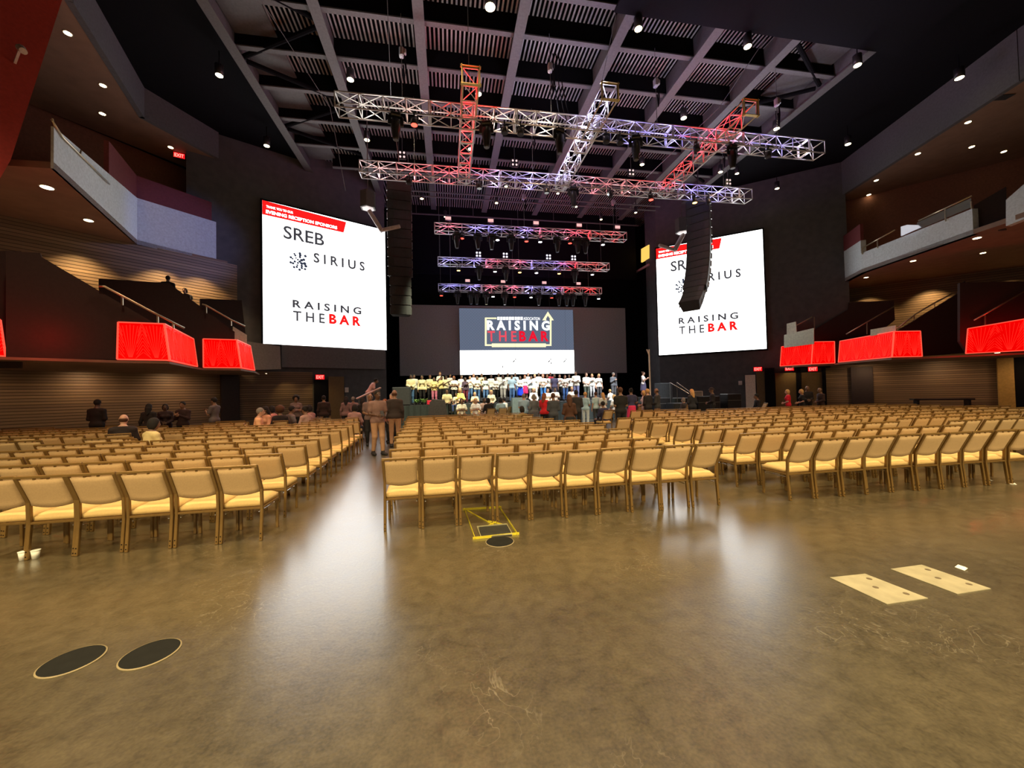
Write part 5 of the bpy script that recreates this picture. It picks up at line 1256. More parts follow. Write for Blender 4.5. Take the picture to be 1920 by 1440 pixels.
# standing choir: (px, head y, row, pose, female, hair, hair colour, skin, top, bottom, type, note)
choir = [(770, 702, 0, 'clasp', 0, 'short', 'b', 'd', CR, JN, 'trousers', 'in cream shirt and blue jeans, at the left end of the choir'),
 (776, 702, 1, 'down', 0, 'short', 'b', 'm', W_, BK, 'trousers', None), (791, 703, 0, 'down', 1, 'short', 'b', 'm', CR, BK, 'trousers', None), (806, 703, 1, 'clasp', 0, 'short', 'n', 'm', CR, BK, 'trousers', None),
 (814, 707, 0, 'fold', 1, 'bob', 'b', 'm', (224, 210, 150), (205, 120, 150), 'trousers', 'with pink trousers in the standing choir'), (825, 697, 2, 'clap', 1, 'long', 'n', 'l', W_, BK, 'trousers', 'with long brown hair, head above the left part of the choir'),
 (828, 706, 1, 'heart', 1, 'bun', 'b', 'm', (214, 200, 140), BK, 'trousers', None), (836, 704, 1, 'clap', 0, 'short', 'b', 'd', CR, BK, 'trousers', None), (844, 701.5, 2, 'heart', 0, 'short', 'b', 'm', (225, 205, 205), BK, 'trousers', None),
 (851, 705, 0, 'fold', 1, 'bob', 'r', 'm', W_, BK, 'trousers', None), (865, 703, 1, 'down', 0, 'short', 'b', 'm', (215, 200, 195), GY, 'trousers', None), (872, 709, 0, 'heart', 1, 'bob', 'b', 'd', (60, 45, 60), (95, 30, 45), 'trousers', 'with wine red trousers in the standing choir'),
 (881, 704, 1, 'clap', 0, 'short', 'b', 'l', W_, JN, 'trousers', None), (888, 704, 2, 'down', 1, 'bob', 'r', 'l', W_, BK, 'trousers', None), (894, 704.5, 0, 'clasp', 1, 'short', 'b', 'm', W_, JN, 'trousers', None), (903, 701.5, 2, 'clap', 0, 'short', 'n', 'm', CR, BK, 'trousers', None),
 (910, 706, 0, 'down', 1, 'bob', 'b', 'm', (190, 200, 200), JN, 'trousers', None), (920.6, 702, 1, 'down', 0, 'short', 'b', 'd', W_, GY, 'trousers', None), (929, 707, 0, 'clasp', 1, 'bob', 'b', 'm', W_, BK, 'trousers', None), (935, 703, 2, 'down', 0, 'short', 'b', 'm', W_, BK, 'trousers', None),
 (942.5, 703, 0, 'heart', 0, 'bald', 'b', 'd', (215, 220, 218), (185, 185, 180), 'trousers', 'bald in a loose pale shirt near the middle of the choir'), (952, 704, 2, 'down', 1, 'bun', 'b', 'm', W_, BK, 'trousers', None), (959, 702.5, 0, 'down', 0, 'short', 'b', 'm', LB_, JN, 'trousers', 'big, in light blue shirt and jeans beside the bright blue skirt'), (966, 702, 2, 'clap', 0, 'short', 'b', 'm', LB_, JN, 'trousers', None),
 (975, 704.5, 0, 'clasp', 1, 'bob', 'b', 'm', W_, (15, 60, 215), 'skirt', 'wearing a bright blue skirt in the standing choir'), (984, 703, 1, 'down', 1, 'long', 'r', 'l', W_, (215, 40, 95), 'skirt', None), (990, 702, 2, 'clap', 0, 'short', 'n', 'l', (215, 225, 228), BK, 'trousers', None), (996, 704, 0, 'heart', 0, 'short', 'b', 'm', (205, 220, 228), GY, 'trousers', None),
 (1002.5, 702, 1, 'down', 1, 'short', 'y', 'l', W_, W_, 'trousers', None), (1010, 704, 2, 'clasp', 0, 'short', 'b', 'm', W_, BK, 'trousers', None), (1018, 701, 0, 'clasp', 1, 'bob', 'r', 'l', W_, (60, 120, 190), 'trousers', 'with reddish hair, white top and blue jeans right of the blue skirt'), (1026, 703, 1, 'heart', 1, 'bob', 'r', 'm', W_, BK, 'trousers', None),
 (1032, 704, 2, 'down', 0, 'short', 'r', 'm', (180, 50, 60), BK, 'trousers', None), (1039, 701, 0, 'down', 0, 'short', 'b', 'm', (70, 66, 92), (60, 60, 75), 'trousers', 'in a dark open blazer among the standing choir'), (1049, 702, 1, 'clap', 0, 'short', 'n', 'l', W_, BK, 'trousers', None), (1059, 703, 0, 'clasp', 1, 'bob', 'n', 'l', W_, (70, 110, 175), 'trousers', None),
 (1067, 704, 1, 'heart', 0, 'short', 'b', 'm', W_, BK, 'trousers', None), (1079.6, 695.5, 0, 'fold', 0, 'short', 'b', 'm', W_, (105, 110, 150), 'trousers', 'tallest in white, at the right edge of the white stage screen'), (1099, 699, 0, 'clasp', 0, 'short', 'n', 'l', W_, (85, 95, 85), 'trousers', 'in white top and grey green trousers right of the stage screen'),
 (1110, 701, 1, 'heart', 1, 'bob', 'y', 'l', W_, (210, 210, 210), 'trousers', 'all in white, near the right end of the choir'), (1122.6, 701, 0, 'down', 1, 'bob', 'y', 'l', W_, (75, 75, 78), 'trousers', 'in white tee and dark trousers, last at the right end of the choir')]
choir.sort()
n = 0
for (px, py, row, kind, fem, hr, hc, sk, top, bot, bt, note) in choir:
    n += 1; y = (22.4, 23.2, 24.0)[row]; zf = STZ+(0, .12, .28)[row]
    pos, H = put(px, py, y, zf)
    lab = 'choir person '+(note if note else 'in the standing stage rows, %s from the left' % nth(n))
    person(pos, H, FACE_CAM+rp.uniform(-.35, .35)-(px-950)/600, kind, bool(fem), hr, hc, sk, top, rp.choice(['short', 'long']), bot, bt, lab, 'choir on the stage')
# risers under the two back rows
mb = MB(); mb.box((3.95, 23.2, STZ+.06), (12.6, .72, .12)); tag(mb.build('choir_riser', mat('riser_black', (.02, .02, .022), .6)), 'low black riser under the second choir row', 'riser')
mb = MB(); mb.box((3.95, 24.0, STZ+.14), (12.6, .78, .28)); tag(mb.build('choir_riser', MATS['riser_black']), 'black riser under the rearmost choir row', 'riser')
# two people apart on the right of the stage
pos, H = put(1149.6, 698.5, 22.4, STZ); person(pos, H, FACE_CAM+.3, 'heart', False, 'short', 'g', 'l', (100, 104, 112), 'long', (95, 98, 105), 'trousers', 'person in a grey blazer with a hand raised to the mouth, apart on the stage')
pos, H = put(1205.5, 697, 21.9, STZ+.12); person(pos, H, FACE_CAM+.9, 'clap', True, 'bun', 'n', 'l', (225, 215, 210), 'short', (88, 82, 110), 'skirt', 'person in pale top and dusk blue skirt on the small platform beside the tall pole')
mb = MB(); mb.box((pos.x, pos.y, STZ+.06), (1.2, 1.0, .12)); tag(mb.build('small_platform', MATS['riser_black']), 'small black platform at the right end of the stage', 'riser')
# seated on the stage edge and in the front rows: (px, head y, y, zf, pose, fem, hair, hc, skin, top, bottom, type, rz, label)
SE = STZ-.47
front = [(838, 729, 21.62, SE, 'sit', 0, 'short', 'b', 'm', (222, 214, 170), BK, 'trousers', FACE_CAM, 'person in cream shirt and black trousers sitting at the stage edge behind the draped box'),
 (856, 737, 21.58, SE, 'sit', 1, 'bob', 'b', 'm', W_, (85, 105, 165), 'trousers', FACE_CAM-.3, 'person in white top and blue jeans sitting at the stage edge'),
 (862, 727, 21.6, SE, 'sitclap', 1, 'bob', 'y', 'l', (226, 212, 110), BK, 'trousers', FACE_CAM, 'person in a yellow top sitting at the stage edge'),
 (865, 743, 20.3, 0, 'sitclap', 1, 'bob', 'b', 'm', (220, 218, 205), (40, 42, 40), 'trousers', FACE_CAM+.1, 'dark haired person in white top and dark trousers seated in front of the stage'),
 (890, 735, 21.62, SE, 'sitclap', 1, 'bob', 'y', 'l', (215, 205, 165), (170, 195, 195), 'skirt', FACE_CAM, 'blonde person in a pale beige top sitting at the stage edge'),
 (891, 744, 20.3, 0, 'sitclap', 1, 'long', 'y', 'l', (215, 212, 205), (175, 205, 205), 'skirt', FACE_CAM+.2, 'person with long blond hair and pale aqua skirt seated before the stage'),
 (906, 740, 20.9, 0, 'sit', 0, 'short', 'b', 'd', (140, 110, 95), (120, 100, 90), 'trousers', FACE_CAM+.6, 'person in a brown shirt seated before the stage, turned to the side'),
 (916, 745, 19.2, 0, 'sitclap', 1, 'bob', 'b', 'm', (35, 30, 32), (150, 125, 115), 'trousers', .3, 'person in black jacket seated before the stage with back to the camera'),
 (921, 731, 21.6, SE, 'sit', 1, 'bob', 'y', 'l', (220, 215, 185), BK, 'trousers', FACE_CAM-.2, 'light haired person in cream sitting at the stage edge right of the beige one'),
 (939, 743, 19.6, 0, 'sit', 1, 'bob', 'b', 'm', (160, 190, 200), (150, 170, 175), 'trousers', .2, 'person in a pale blue top seated with back to the camera'),
 (947, 740, 20.6, 0, 'sit', 1, 'short', 'b', 'm', W_, (190, 205, 210), 'trousers', .9, 'person in white seated beside the aqua draped table'),
 (1000, 727, 21.62, SE, 'sit', 1, 'bob', 'y', 'l', W_, GY, 'trousers', FACE_CAM, 'fair person in white sitting at the stage edge under the bright blue skirt'),
 (1026, 728, 21.62, SE, 'sit', 1, 'bob', 'n', 'l', W_, BK, 'trousers', FACE_CAM+.1, 'person in white with brown hair sitting at the stage edge, centre'),
 (1040, 726, 21.6, SE, 'sitclap', 0, 'short', 'b', 'm', W_, BK, 'trousers', FACE_CAM-.1, 'person in white sitting at the stage edge behind the grey suit'),
 (1072, 725, 21.6, SE, 'sit', 1, 'short', 'y', 'l', W_, W_, 'trousers', FACE_CAM-.3, 'person all in white sitting at the stage edge below the tallest choir member'),
 (1145, 731, 21.6, SE, 'sit', 1, 'short', 'y', 'l', W_, GY, 'trousers', .4, 'fair person in white seated left of the broad black shirt'),
 (1153, 737, 20.3, 0, 'sit', 1, 'bob', 'y', 'l', W_, GY, 'trousers', .3, 'light blond person in white seated close behind the broad black shirt')]
OCC = []
for (px, py, y, zf, kind, fem, hr, hc, sk, top, bot, bt, rz, lab) in front:
    pos, H = put(px, py, y, zf, sit=True)
    if zf == 0: OCC.append((px, pos, rz))
    person(pos, H, rz, kind, bool(fem), hr, hc, sk, top, rp.choice(['short', 'long']), bot, bt, lab)
# audience standing on the floor: (px, head y, y, pose, fem, hair, hc, skin, top, sleeve, bottom, type, rz, label)
stand = [(982, 738, 15.6, 'clap', 0, 'short', 'g', 'l', (150, 180, 205), 'short', (90, 90, 100), 'trousers', -.1, 'broad person in a light blue shirt standing with back turned before the stage centre'),
 (1001, 739, 15.2, 'down', 1, 'bob', 'g', 'm', (95, 100, 105), 'long', (85, 88, 95), 'skirt', .1, 'person in grey with a grey head covering standing before the stage'),
 (1020, 737, 14.4, 'clap', 1, 'long', 'r', 'm', (195, 30, 40), 'short', BK, 'trousers', -.7, 'person in a red top with reddish hair standing before the stage'),
 (1037, 737, 13.2, 'clasp', 0, 'short', 'n', 'm', (62, 64, 70), 'long', (50, 52, 58), 'trousers', .05, 'person in a dark grey suit standing with back turned'),
 (1067, 739.5, 11.2, 'clasp', 1, 'long', 'n', 'm', (70, 42, 28), 'long', (20, 19, 20), 'skirt', -.1, 'person with long brown hair and black skirt, nearest of the standing onlookers'),
 (1080, 731, 14.2, 'clasp', 0, 'short', 'b', 'm', (45, 42, 42), 'long', BK, 'trousers', -.4, 'person in a black top standing right of the long brown hair'),
 (1097, 735, 16.6, 'clasp', 1, 'short', 'y', 'l', (165, 200, 215), 'short', (190, 205, 215), 'trousers', -.7, 'person in pale blue standing below the grey green trousers'),
 (1117, 735, 17.6, 'down', 0, 'short', 'n', 'l', (175, 205, 212), 'short', (60, 65, 70), 'trousers', .2, 'person in a pale aqua shirt with back turned near the stage right part'),
 (1130, 736, 17.4, 'clasp', 1, 'long', 'y', 'l', (205, 215, 215), 'short', (80, 80, 85), 'trousers', .2, 'person with long blond hair standing left of the broad black shirt'),
 (1163, 726, 12.4, 'clasp', 0, 'short', 'n', 'm', (22, 20, 20), 'short', (18, 17, 18), 'trousers', .05, 'broad person in a black shirt standing with back turned, right of centre'),
 (1183, 728, 15.4, 'clasp', 1, 'bun', 'b', 'm', (55, 55, 85), 'short', (210, 50, 95), 'skirt', -.2, 'person with navy top and hot pink skirt right of the broad black shirt'),
 (1207, 732, 15.8, 'clasp', 1, 'bob', 'y', 'l', (205, 185, 180), 'short', (205, 195, 195), 'trousers', .9, 'fair person in pale pink beside the foot of the tall pole'),
 (1214, 729, 15.2, 'clasp', 0, 'short', 'y', 'l', (35, 33, 36), 'long', BK, 'trousers', .3, 'fair haired person in a dark jacket holding the tall pole'),
 (1231.5, 728, 15.4, 'clasp', 0, 'bald', 'n', 'm', (52, 52, 54), 'long', (120, 95, 80), 'trousers', .7, 'balding person in a dark grey jacket right of the tall pole'),
 (1297, 729.5, 15.4, 'clasp', 1, 'long', 'y', 'l', (40, 42, 48), 'long', BK, 'trousers', 0, 'person with long blond hair standing before the framed picture'),
 (1335, 727, 15.6, 'clasp', 0, 'hat', 'b', 'm', (22, 22, 24), 'long', BK, 'trousers', .9, 'person in a black hat and black clothes right of the framed picture'),
 (1477, 731, 15.4, 'clasp', 1, 'bob', 'y', 'l', (205, 20, 45), 'short', BK, 'trousers', .7, 'person with blond hair and red top near the right alcove doors'),
 (1503, 732, 15.2, 'clasp', 1, 'bob', 'y', 'l', (20, 19, 21), 'short', BK, 'trousers', 1.0, 'person with ash blond hair in black with a white badge'),
 (1513, 723.5, 16.0, 'clasp', 0, 'bald', 'n', 'm', (32, 26, 25), 'long', BK, 'trousers', 2.6, 'bald person in dark clothes behind the ash blond one'),
 (1538, 727, 14.9, 'clasp', 0, 'bald', 'n', 'm', (48, 30, 26), 'long', BK, 'trousers', 1.3, 'balding person in a dark jacket holding white papers on the right'),
 (649, 743, 17.5, 'down', 1, 'long', 'b', 'm', (125, 95, 95), 'long', BK, 'trousers', .1, 'person with long black hair and dusty pink top right of the left doorway'),
 (662, 744, 18.2, 'clasp', 0, 'short', 'g', 'm', (130, 105, 105), 'long', BK, 'trousers', .2, 'person with short grey hair behind the black haired pair'),
 (680, 746, 16.4, 'down', 1, 'long', 'b', 'm', (26, 22, 24), 'long', BK, 'trousers', .1, 'person in black with long black hair near the handrail ramp'),
 (607, 741.5, 17.2, 'sit', 0, 'short', 'b', 'm', (42, 26, 24), 'long', BK, 'trousers', .3, 'person in a dark brown jacket standing below the left exit sign'),
 (555, 742.5, 17.0, 'fold', 1, 'afro', 'b', 'm', (115, 95, 92), 'long', BK, 'trousers', FACE_CAM+.3, 'person with big curly hair standing in the left group'),
 (182, 749, 14.3, 'clasp', 0, 'short', 'b', 'd', (24, 14, 13), 'long', BK, 'trousers', .1, 'large person in black standing by the left slatted wall'),
 (279, 757, 14.0, 'down', 1, 'long', 'b', 'd', (26, 18, 18), 'long', BK, 'trousers', .2, 'person with long black hair standing left of the badge wearers'),
 (310, 757, 14.4, 'clasp', 1, 'bob', 'b', 'd', (38, 20, 22), 'long', BK, 'trousers', FACE_CAM+.5, 'person in dark clothes with a white badge at the left wall'),
 (343, 753, 14.4, 'clap', 0, 'short', 'b', 'm', (42, 22, 22), 'long', BK, 'trousers', FACE_CAM, 'person in an open dark jacket with badge at the left wall'),
 (402, 745, 15.0, 'clap', 1, 'short', 'b', 'm', (92, 84, 84), 'short', (40, 30, 30), 'trousers', 1.4, 'slim person in grey standing sideways before the pillar')]
for (px, py, y, kind, fem, hr, hc, sk, top, sl, bot, bt, rz, lab) in stand:
    if kind == 'sit': kind = 'down'
    pos, H = put(px, py, y, 0); person(pos, H, rz, kind, bool(fem), hr, hc, sk, top, sl, bot, bt, lab)
# seated on the floor chairs
seat = [(482.5, 751.5, 12.8, 0, 'short', 'g', 'l', (215, 165, 125), 'long', -1.2, 'person in a peach shirt seated at the left edge of the left group'), (501, 748, 14.7, 1, 'long', 'b', 'm', (205, 150, 120), 'long', 2.4, 'person with long dark hair and peach top seated behind the peach shirt'),
 (513, 754, 15.4, 1, 'bob', 'b', 'm', (200, 140, 130), 'short', 1.5, 'person in pink seated second row of the left group'), (525, 747, 13.9, 1, 'afro', 'n', 'm', (35, 26, 28), 'long', .4, 'person in black with big brown curls seated in the left group'),
 (543, 752.5, 14.6, 0, 'short', 'b', 'm', (105, 95, 95), 'short', -.8, 'person in a grey tee seated right of the big brown curls'), (575, 748, 13.7, 1, 'bun', 'b', 'm', (160, 130, 120), 'long', 1.1, 'person in a pale top seated left of the left doorway'), (583, 749, 15.4, 1, 'bob', 'b', 'm', (150, 115, 110), 'short', 1.3, 'person leaning close behind the pale top near the left doorway'),
 (664, 751, 14.6, 1, 'bob', 'b', 'm', (150, 115, 112), 'long', 0, 'person with black hair and dusty rose top seated right of the left doorway'), (230, 776, 10.6, 0, 'bald', 'n', 'l', (35, 25, 24), 'long', .4, 'balding person in dark clothes seated near the left wall'), (281, 783, 9.2, 1, 'bob', 'b', 'm', (205, 185, 130), 'long', -.5, 'person in a cream top seated in the left rows'),
 (1132, 752, 14.4, 0, 'short', 'b', 'm', (40, 40, 66), 'long', .2, 'person in navy seated low before the blond onlookers'), (1194, 734, 17.0, 1, 'bob', 'b', 'm', (34, 34, 52), 'short', .2, 'person in dark navy seated right of the hot pink skirt'), (1283, 745, 17.6, 1, 'bob', 'g', 'l', (60, 60, 64), 'long', .3, 'small grey haired person seated left of the long blond hair'),
 (1421, 738, 16.4, 0, 'short', 'b', 'm', (24, 18, 18), 'long', 1.2, 'person in black seated before the pale open door'), (980, 761, 13.0, 1, 'bob', 'b', 'm', (120, 100, 60), 'long', .3, 'dark haired person seated low in front of the light blue shirt')]
for (px, py, y, fem, hr, hc, sk, top, sl, rz, lab) in seat:
    q = atY(px, py, y); zf = max(0, q.z-1.32); pos, H = put(px, py, y, 0, sit=True)
    OCC.append((px, pos, rz)); person(pos, min(1.36, H), rz, 'sit', bool(fem), hr, hc, sk, top, sl, (40, 36, 38), 'trousers', lab)
for i, (px, pos, rz) in enumerate(sorted(OCC, key=lambda q: q[0])):
    o = link('banquet_chair', m_me, None, pos-Matrix.Rotation(rz, 3, 'Z') @ Vector((0, .22, 0)), rz)
    tag(o, 'occupied tan banquet chair, %s from the left of the occupied ones' % nth(i+1), 'chair', 'occupied banquet chairs')
# the two people in the aisle
p1 = atZ(709, 853, 0); o = person(p1, 1.80, FACE_CAM+.55, 'stroll', False, 'short', 'b', 'd', (120, 92, 84), 'short', (160, 122, 92), 'trousers', 'person in brown tee and tan trousers walking in the aisle', shoes=(30, 26, 26))
mb = MB(); mb.box((.0, .31, 1.12), (.09, .012, .16), 0, Matrix.Rotation(.5, 3, 'X')); tag(mb.build('handheld_tablet', M_BODYBLK), 'dark tablet held by the person walking in the aisle', 'tablet'); bpy.context.view_layer.update()
tb = bpy.data.objects['handheld_tablet']; tb.matrix_world = o.matrix_basis.copy()
p2 = atZ(741, 838, 0); person(p2, 1.82, .1, 'down', False, 'bald', 'n', 'm', (46, 36, 34), 'long', (150, 112, 85), 'trousers', 'balding person in a dark jacket seen from behind in the aisle')
pos, H = put(694, 738, 13.4, 0); person(pos, H, FACE_CAM+.3, 'clasp', False, 'bald', 'b', 'm', (105, 85, 82), 'short', BK, 'trousers', 'person with glasses half hidden behind the walking one in the aisle')
pos, H = put(722, 748, 13.8, 0); person(pos, H, FACE_CAM-.2, 'clasp', True, 'bob', 'r', 'l', (185, 110, 115), 'short', BK, 'trousers', 'person in pink between the two walking in the aisle')
pos, H = put(735, 738, 14.2, 0); person(pos, H, FACE_CAM-.4, 'down', False, 'short', 'g', 'l', (120, 110, 105), 'short', BK, 'trousers', 'person half hidden behind the dark jacket in the aisle')
# ramp with handrail on the left, one person leaning on it
q = atY(704, 711, 19.4)
mb = MB(); r0, r1 = Vector((-4.6, 18.2, 0)), Vector((-3.35, 20.4, .95))
mb.prism([(-5.2, 17.6, 0), (-3.0, 21.3, 0), (-3.0, 21.3, .98)], (-.9, .5, 0)); tag(mb.build('access_ramp', MATS['riser_black']), 'dark access ramp rising to the left end of the stage', 'ramp', kind='structure')
ra, rb_ = atY(668, 748, 18.2), atY(714, 727, 19.0); t = thing('handrail', 'pinkish handrail of the ramp at the left end of the stage', 'railing', ra)
mb = MB(); mb.bar((0, 0, 0), rb_-ra, .10, .07, bev=.02); mb.build('rail', mat('rosy_wood', (.42, .27, .23), .4), t)
for f in (.1, .5, .95): m2 = MB(); pt = (rb_-ra)*f; m2.tube([pt, (pt.x, pt.y, -ra.z)], .025, 6); m2.build('post', M_STEEL, t)
q = atY(704, 711, 19.1); person(Vector((q.x-.35, 19.2, q.z-1.56)), 1.72, -1.2, 'lean', False, 'short', 'b', 'm', (195, 150, 150), 'short', (190, 180, 170), 'trousers', 'person in a pink shirt leaning over the ramp handrail')
mb = MB(); mb.box((q.x-.5, 19.35, (q.z-1.56)/2), (.9, .9, q.z-1.56)); tag(mb.build('stage_step', MATS['riser_black']), 'black step block under the leaning person', 'step')
# balcony people left
for px, py, y, rz, fem, hr, sk, top, lab in ((315, 517, 18.6, .6, 0, 'short', 'd', (20, 18, 18), 'person in black standing in the second left box'), (347, 540, 19.8, FACE_CAM, 1, 'bob', 'l', (60, 45, 45), 'fair person looking over the box edge on the left'), (357, 553, 20.2, 1.2, 1, 'bob', 'm', (45, 40, 42), 'person in grey behind the dark box edge on the left')):
    q = atY(px, py, y); person(Vector((q.x, q.y, q.z-1.66)), 1.66, rz, 'clasp', bool(fem), hr, 'b', sk, top, 'long', BK, 'trousers', lab)
# ------------------------------------------------------------------ gear around the stage
q = atY(821, 744, 19.9)
mb = MB(); mb.prism([(q.x-.46, 19.6, 0), (q.x+.46, 19.6, 0), (q.x+.46, 20.2, 0), (q.x-.46, 20.2, 0)], (0, 0, .7)); mb.prism([(q.x-.46, 19.6, .7), (q.x+.46, 19.6, .7), (q.x+.34, 19.6, 1.34), (q.x-.26, 19.6, 1.4), (q.x-.40, 19.6, 1.25)], (0, .6, 0)); tag(mb.build('draped_box', mat('grey_drape', (.075, .075, .078), .9)), 'tall box under a grey drape before the left part of the choir', 'box')
q = atY(972, 747, 20.4); t = thing('draped_table', 'small table under an aqua cloth before the stage centre', 'table', (q.x, 20.4, 0))
mb = MB(); mb.box((0, 0, 1.33), (.72, .5, .04), bev=.01); mb.build('tabletop', M_BODYBLK, t)
mb = MB(); N = 40; vs = []; fs = []
for i in range(N):
    a = 2*math.pi*i/N; ca, sa = math.cos(a), math.sin(a); k = 1/max(abs(ca)/.38, abs(sa)/.27); f = 1+.05*math.sin(i*2.5)
    vs += [(ca*k, sa*k, 1.36), (ca*k*f*1.03, sa*k*f*1.03, .03)]
for i in range(N): j = (i+1) % N; fs.append((2*i, 2*j, 2*j+1, 2*i+1))
fs.append(tuple(2*i for i in range(N))); mb.add(vs, fs); mb.build('cloth', mat('aqua_cloth', (.20, .28, .28), .85), t)
def speaker(px, py, y, w_, d_, h_, zf, lab):
    q = atY(px, py, y); t = thing('stage_speaker', lab, 'loudspeaker', (q.x, y, zf), group='loudspeakers standing by the stage')
    mb = MB(); mb.box((0, 0, h_/2), (w_, d_, h_), bev=.03); mb.build('cabinet', mat('speaker_black', (.035, .038, .042), .5, spec=.3), t)
    mb = MB(); mb.box((0, -d_/2-.01, h_/2), (w_*.88, .02, h_*.9)); mb.build('grille', mat('speaker_grille', (.05, .055, .06), .42, .3), t)
    mb = MB(); mb.tube([(w_/2+.005, 0, h_*.7), (w_/2+.02, 0, h_*.7)], .05, 8); mb.build('handle', M_BODYBLK, t)
speaker(754, 740, 22.0, .95, .8, 1.0, STZ, 'big black loudspeaker at the left end of the stage'); speaker(1244, 735, 21.8, .8, .7, .95, STZ, 'black loudspeaker at the right end of the stage'); speaker(1272, 748, 20.2, 1.1, .8, .85, .2 and 0, 'low black subwoofer right of the stage end')
# plants and a red box on the stage left
rr = random.Random(5)
for i, (px, lab) in enumerate(((782, 'low leafy plant at the stage edge beside the blue jeans'), (795, 'low leafy plant at the stage edge beside the red box'))):
    q = atY(px, 752, 21.75); t = thing('potted_plant', lab, 'plant', (q.x, 21.75, STZ), group='plants on the stage edge')
    mb = MB(); mb.tube([(0, 0, 0), (0, 0, .12)], [.10, .13], 12); mb.build('pot', MATS['riser_black'], t)
    mb = MB()
    for k in range(46):
        a = rr.uniform(0, 6.28); l = rr.uniform(.18, .42); e = Vector((math.cos(a)*l, math.sin(a)*l*.7, .14+rr.uniform(.02, .24))); b0 = Vector((0, 0, .1)); s = Vector((-math.sin(a), math.cos(a), 0))*.03; m_ = (b0+e)/2+Vector((0, 0, .06))
        mb.add([b0, m_+s, e, m_-s], [(0, 1, 2, 3)])
    mb.build('foliage', mat('leaf_green', (.16, .30, .08), .6), t)
q = atY(806, 755, 21.7); mb = MB(); mb.box((q.x, 21.7, STZ+.12), (.3, .25, .24), bev=.02); tag(mb.build('red_box', mat('red_plastic', (.6, .02, .05), .5)), 'small red box on the stage edge beside the plants', 'box')
# tall pole held on the right
t = thing('tall_pole', 'tall pale pole with forked top standing right of the choir', 'pole', (atY(1220, 757, 17.1).x, 17.1, 0))
zt_ = atY(1217, 666, 17.1).z; dx = atY(1217, 666, 17.1).x-t.location.x
mb = MB(); mb.tube([(0, 0, 0), (dx, 0, zt_)], .035, 8); mb.build('shaft', mat('pale_pole', (.62, .55, .48), .4), t)
for s in (-1, 1): mb = MB(); mb.tube([(dx, 0, zt_), (dx+s*.06-.05, 0, zt_+.28)], .028, 6); mb.build('fork', MATS['pale_pole'], t)
# microphone stands on the stage
for px, py, lab in ((1033, 683, 'thin microphone stand rising in front of the white stage screen'), (942, 690, 'small microphone on a boom above the choir middle')):
    q = atY(px, py, 22.0); t = thing('microphone_stand', lab, 'microphone', (q.x, 22.0, STZ))
    mb = MB(); mb.tube([(0, 0, .02), (0, 0, q.z-STZ)], .014, 6); mb.build('pole', M_BODYBLK, t); mb = MB(); mb.tube([(0, 0, 0), (0, 0, .03)], .16, 14); mb.build('base', M_BODYBLK, t); mb = MB(); mb.tube([(0, 0, q.z-STZ), (.03, -.02, q.z-STZ+.12)], [.02, .035], 8); mb.build('microphone_head', M_BODYBLK, t)
# hanging choir microphones seen against the white screen
for px, py, lab in ((965, 676, 'hanging choir microphone against the white screen, left'), (1031, 676, 'hanging choir microphone against the white screen, middle'), (1060, 676, 'hanging choir microphone against the white screen, right')):
    q = atY(px, py, 25.0); t = thing('hanging_microphone', lab, 'microphone', q, group='hanging choir microphones')
    mb = MB(); mb.tube([(0, 0, 0), (.06, 0, .06), (.06, 0, 10.06-q.z)], .004, 4); mb.build('cable', M_BODYBLK, t); mb = MB(); mb.tube([(0, 0, 0), (-.12, 0, -.10)], .035, 8); mb.build('capsule', M_BODYBLK, t); mb = MB(); mb.tube([(.03, 0, .05), (.1, 0, .12)], .03, 8); mb.build('clip', M_BODYBLK, t)
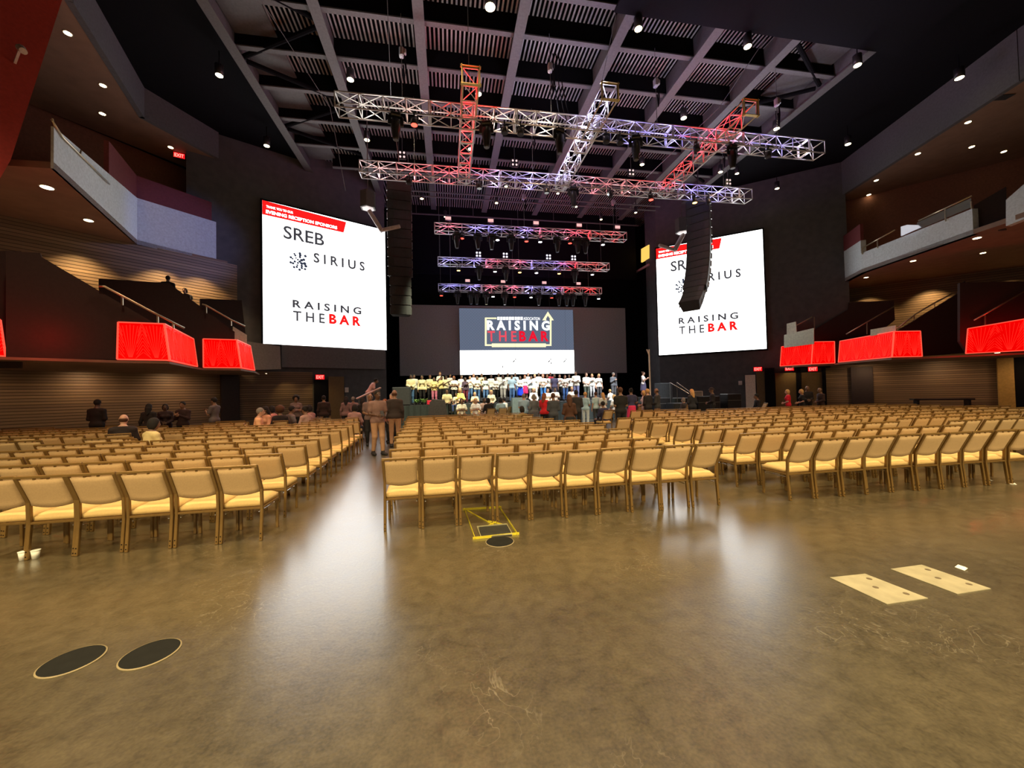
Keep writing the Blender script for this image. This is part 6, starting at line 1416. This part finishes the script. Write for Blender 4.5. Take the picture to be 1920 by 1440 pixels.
# equipment right of the stage
q = atY(1309, 740, 20.6); t = thing('framed_picture', 'pale framed panel leaning among the equipment right of the stage', 'frame', (q.x, 20.6, q.z))
mb = MB()
for a, b in (((-.27, 0, -.2), (.27, 0, -.2)), ((-.27, 0, .2), (.27, 0, .2)), ((-.27, 0, -.2), (-.27, 0, .2)), ((.27, 0, -.2), (.27, 0, .2))): mb.bar(a, b, .05, .03)
mb.build('frame', MATS['notice_white'], t); mb = MB(); mb.box((0, .012, 0), (.5, .01, .36)); mb.build('picture', mat('grey_picture', (.22, .2, .2), .6), t)
mb = MB(); mb.box((q.x, 20.75, (q.z-.22)/2), (.7, .4, q.z-.22), bev=.02); tag(mb.build('road_case', M_BODYBLK), 'black road case under the pale framed panel', 'case', 'black road cases')
for px, w_, h_, lab in ((1255, 1.0, 1.15, 'black road case beside the right subwoofer'), (1342, 1.4, 1.2, 'wide black road case right of the black hat'), (1391, .9, 1.3, 'black road case left of the pale open door')):
    q = atY(px, 745, 20.3 if px < 1300 else 19.6); t = thing('road_case', lab, 'case', (q.x, q.y+.9, 0), group='black road cases')
    mb = MB(); mb.box((0, 0, h_/2+.05), (w_, .7, h_-.1), bev=.03); mb.build('body', M_BODYBLK, t); mb = MB(); mb.box((0, 0, h_*.7), (w_+.02, .72, .03)); mb.build('edge_strip', M_STEEL, t)
for k in (0, 1):
    a = atY(1256+k*13, 717, 20.8); b = atY(1292+k*6, 738, 20.2); t = thing('stair_rail', 'thin sloping stair rail right of the stage, the %s of the two' % ('left', 'right')[k], 'railing', a)
    mb = MB(); mb.tube([(0, 0, 0), b-a], .02, 6); mb.build('rail', M_CHROME, t); mb = MB(); mb.tube([(0, 0, 0), (0, 0, -a.z)], .02, 6); mb.tube([b-a, (b-a)+Vector((0, 0, -b.z))], .02, 6); mb.build('post', M_STEEL, t)
# low dark tables with cloths at the right wall
for px, w_, lab in ((1640, .0, ''), (1765, 2.2, 'low black bench by the right slatted wall')):
    if not w_: continue
    q = atY(px, 752, 15.4); t = thing('bench', lab, 'bench', (q.x, 15.4, 0), rz=-.6)
    mb = MB(); mb.box((0, 0, .86), (w_, .5, .08), bev=.02); mb.build('seat', M_BODYBLK, t)
    for s in (-1, 1): mb = MB(); mb.box((s*w_*.42, 0, .41), (.08, .4, .82)); mb.build('leg', M_BODYBLK, t)
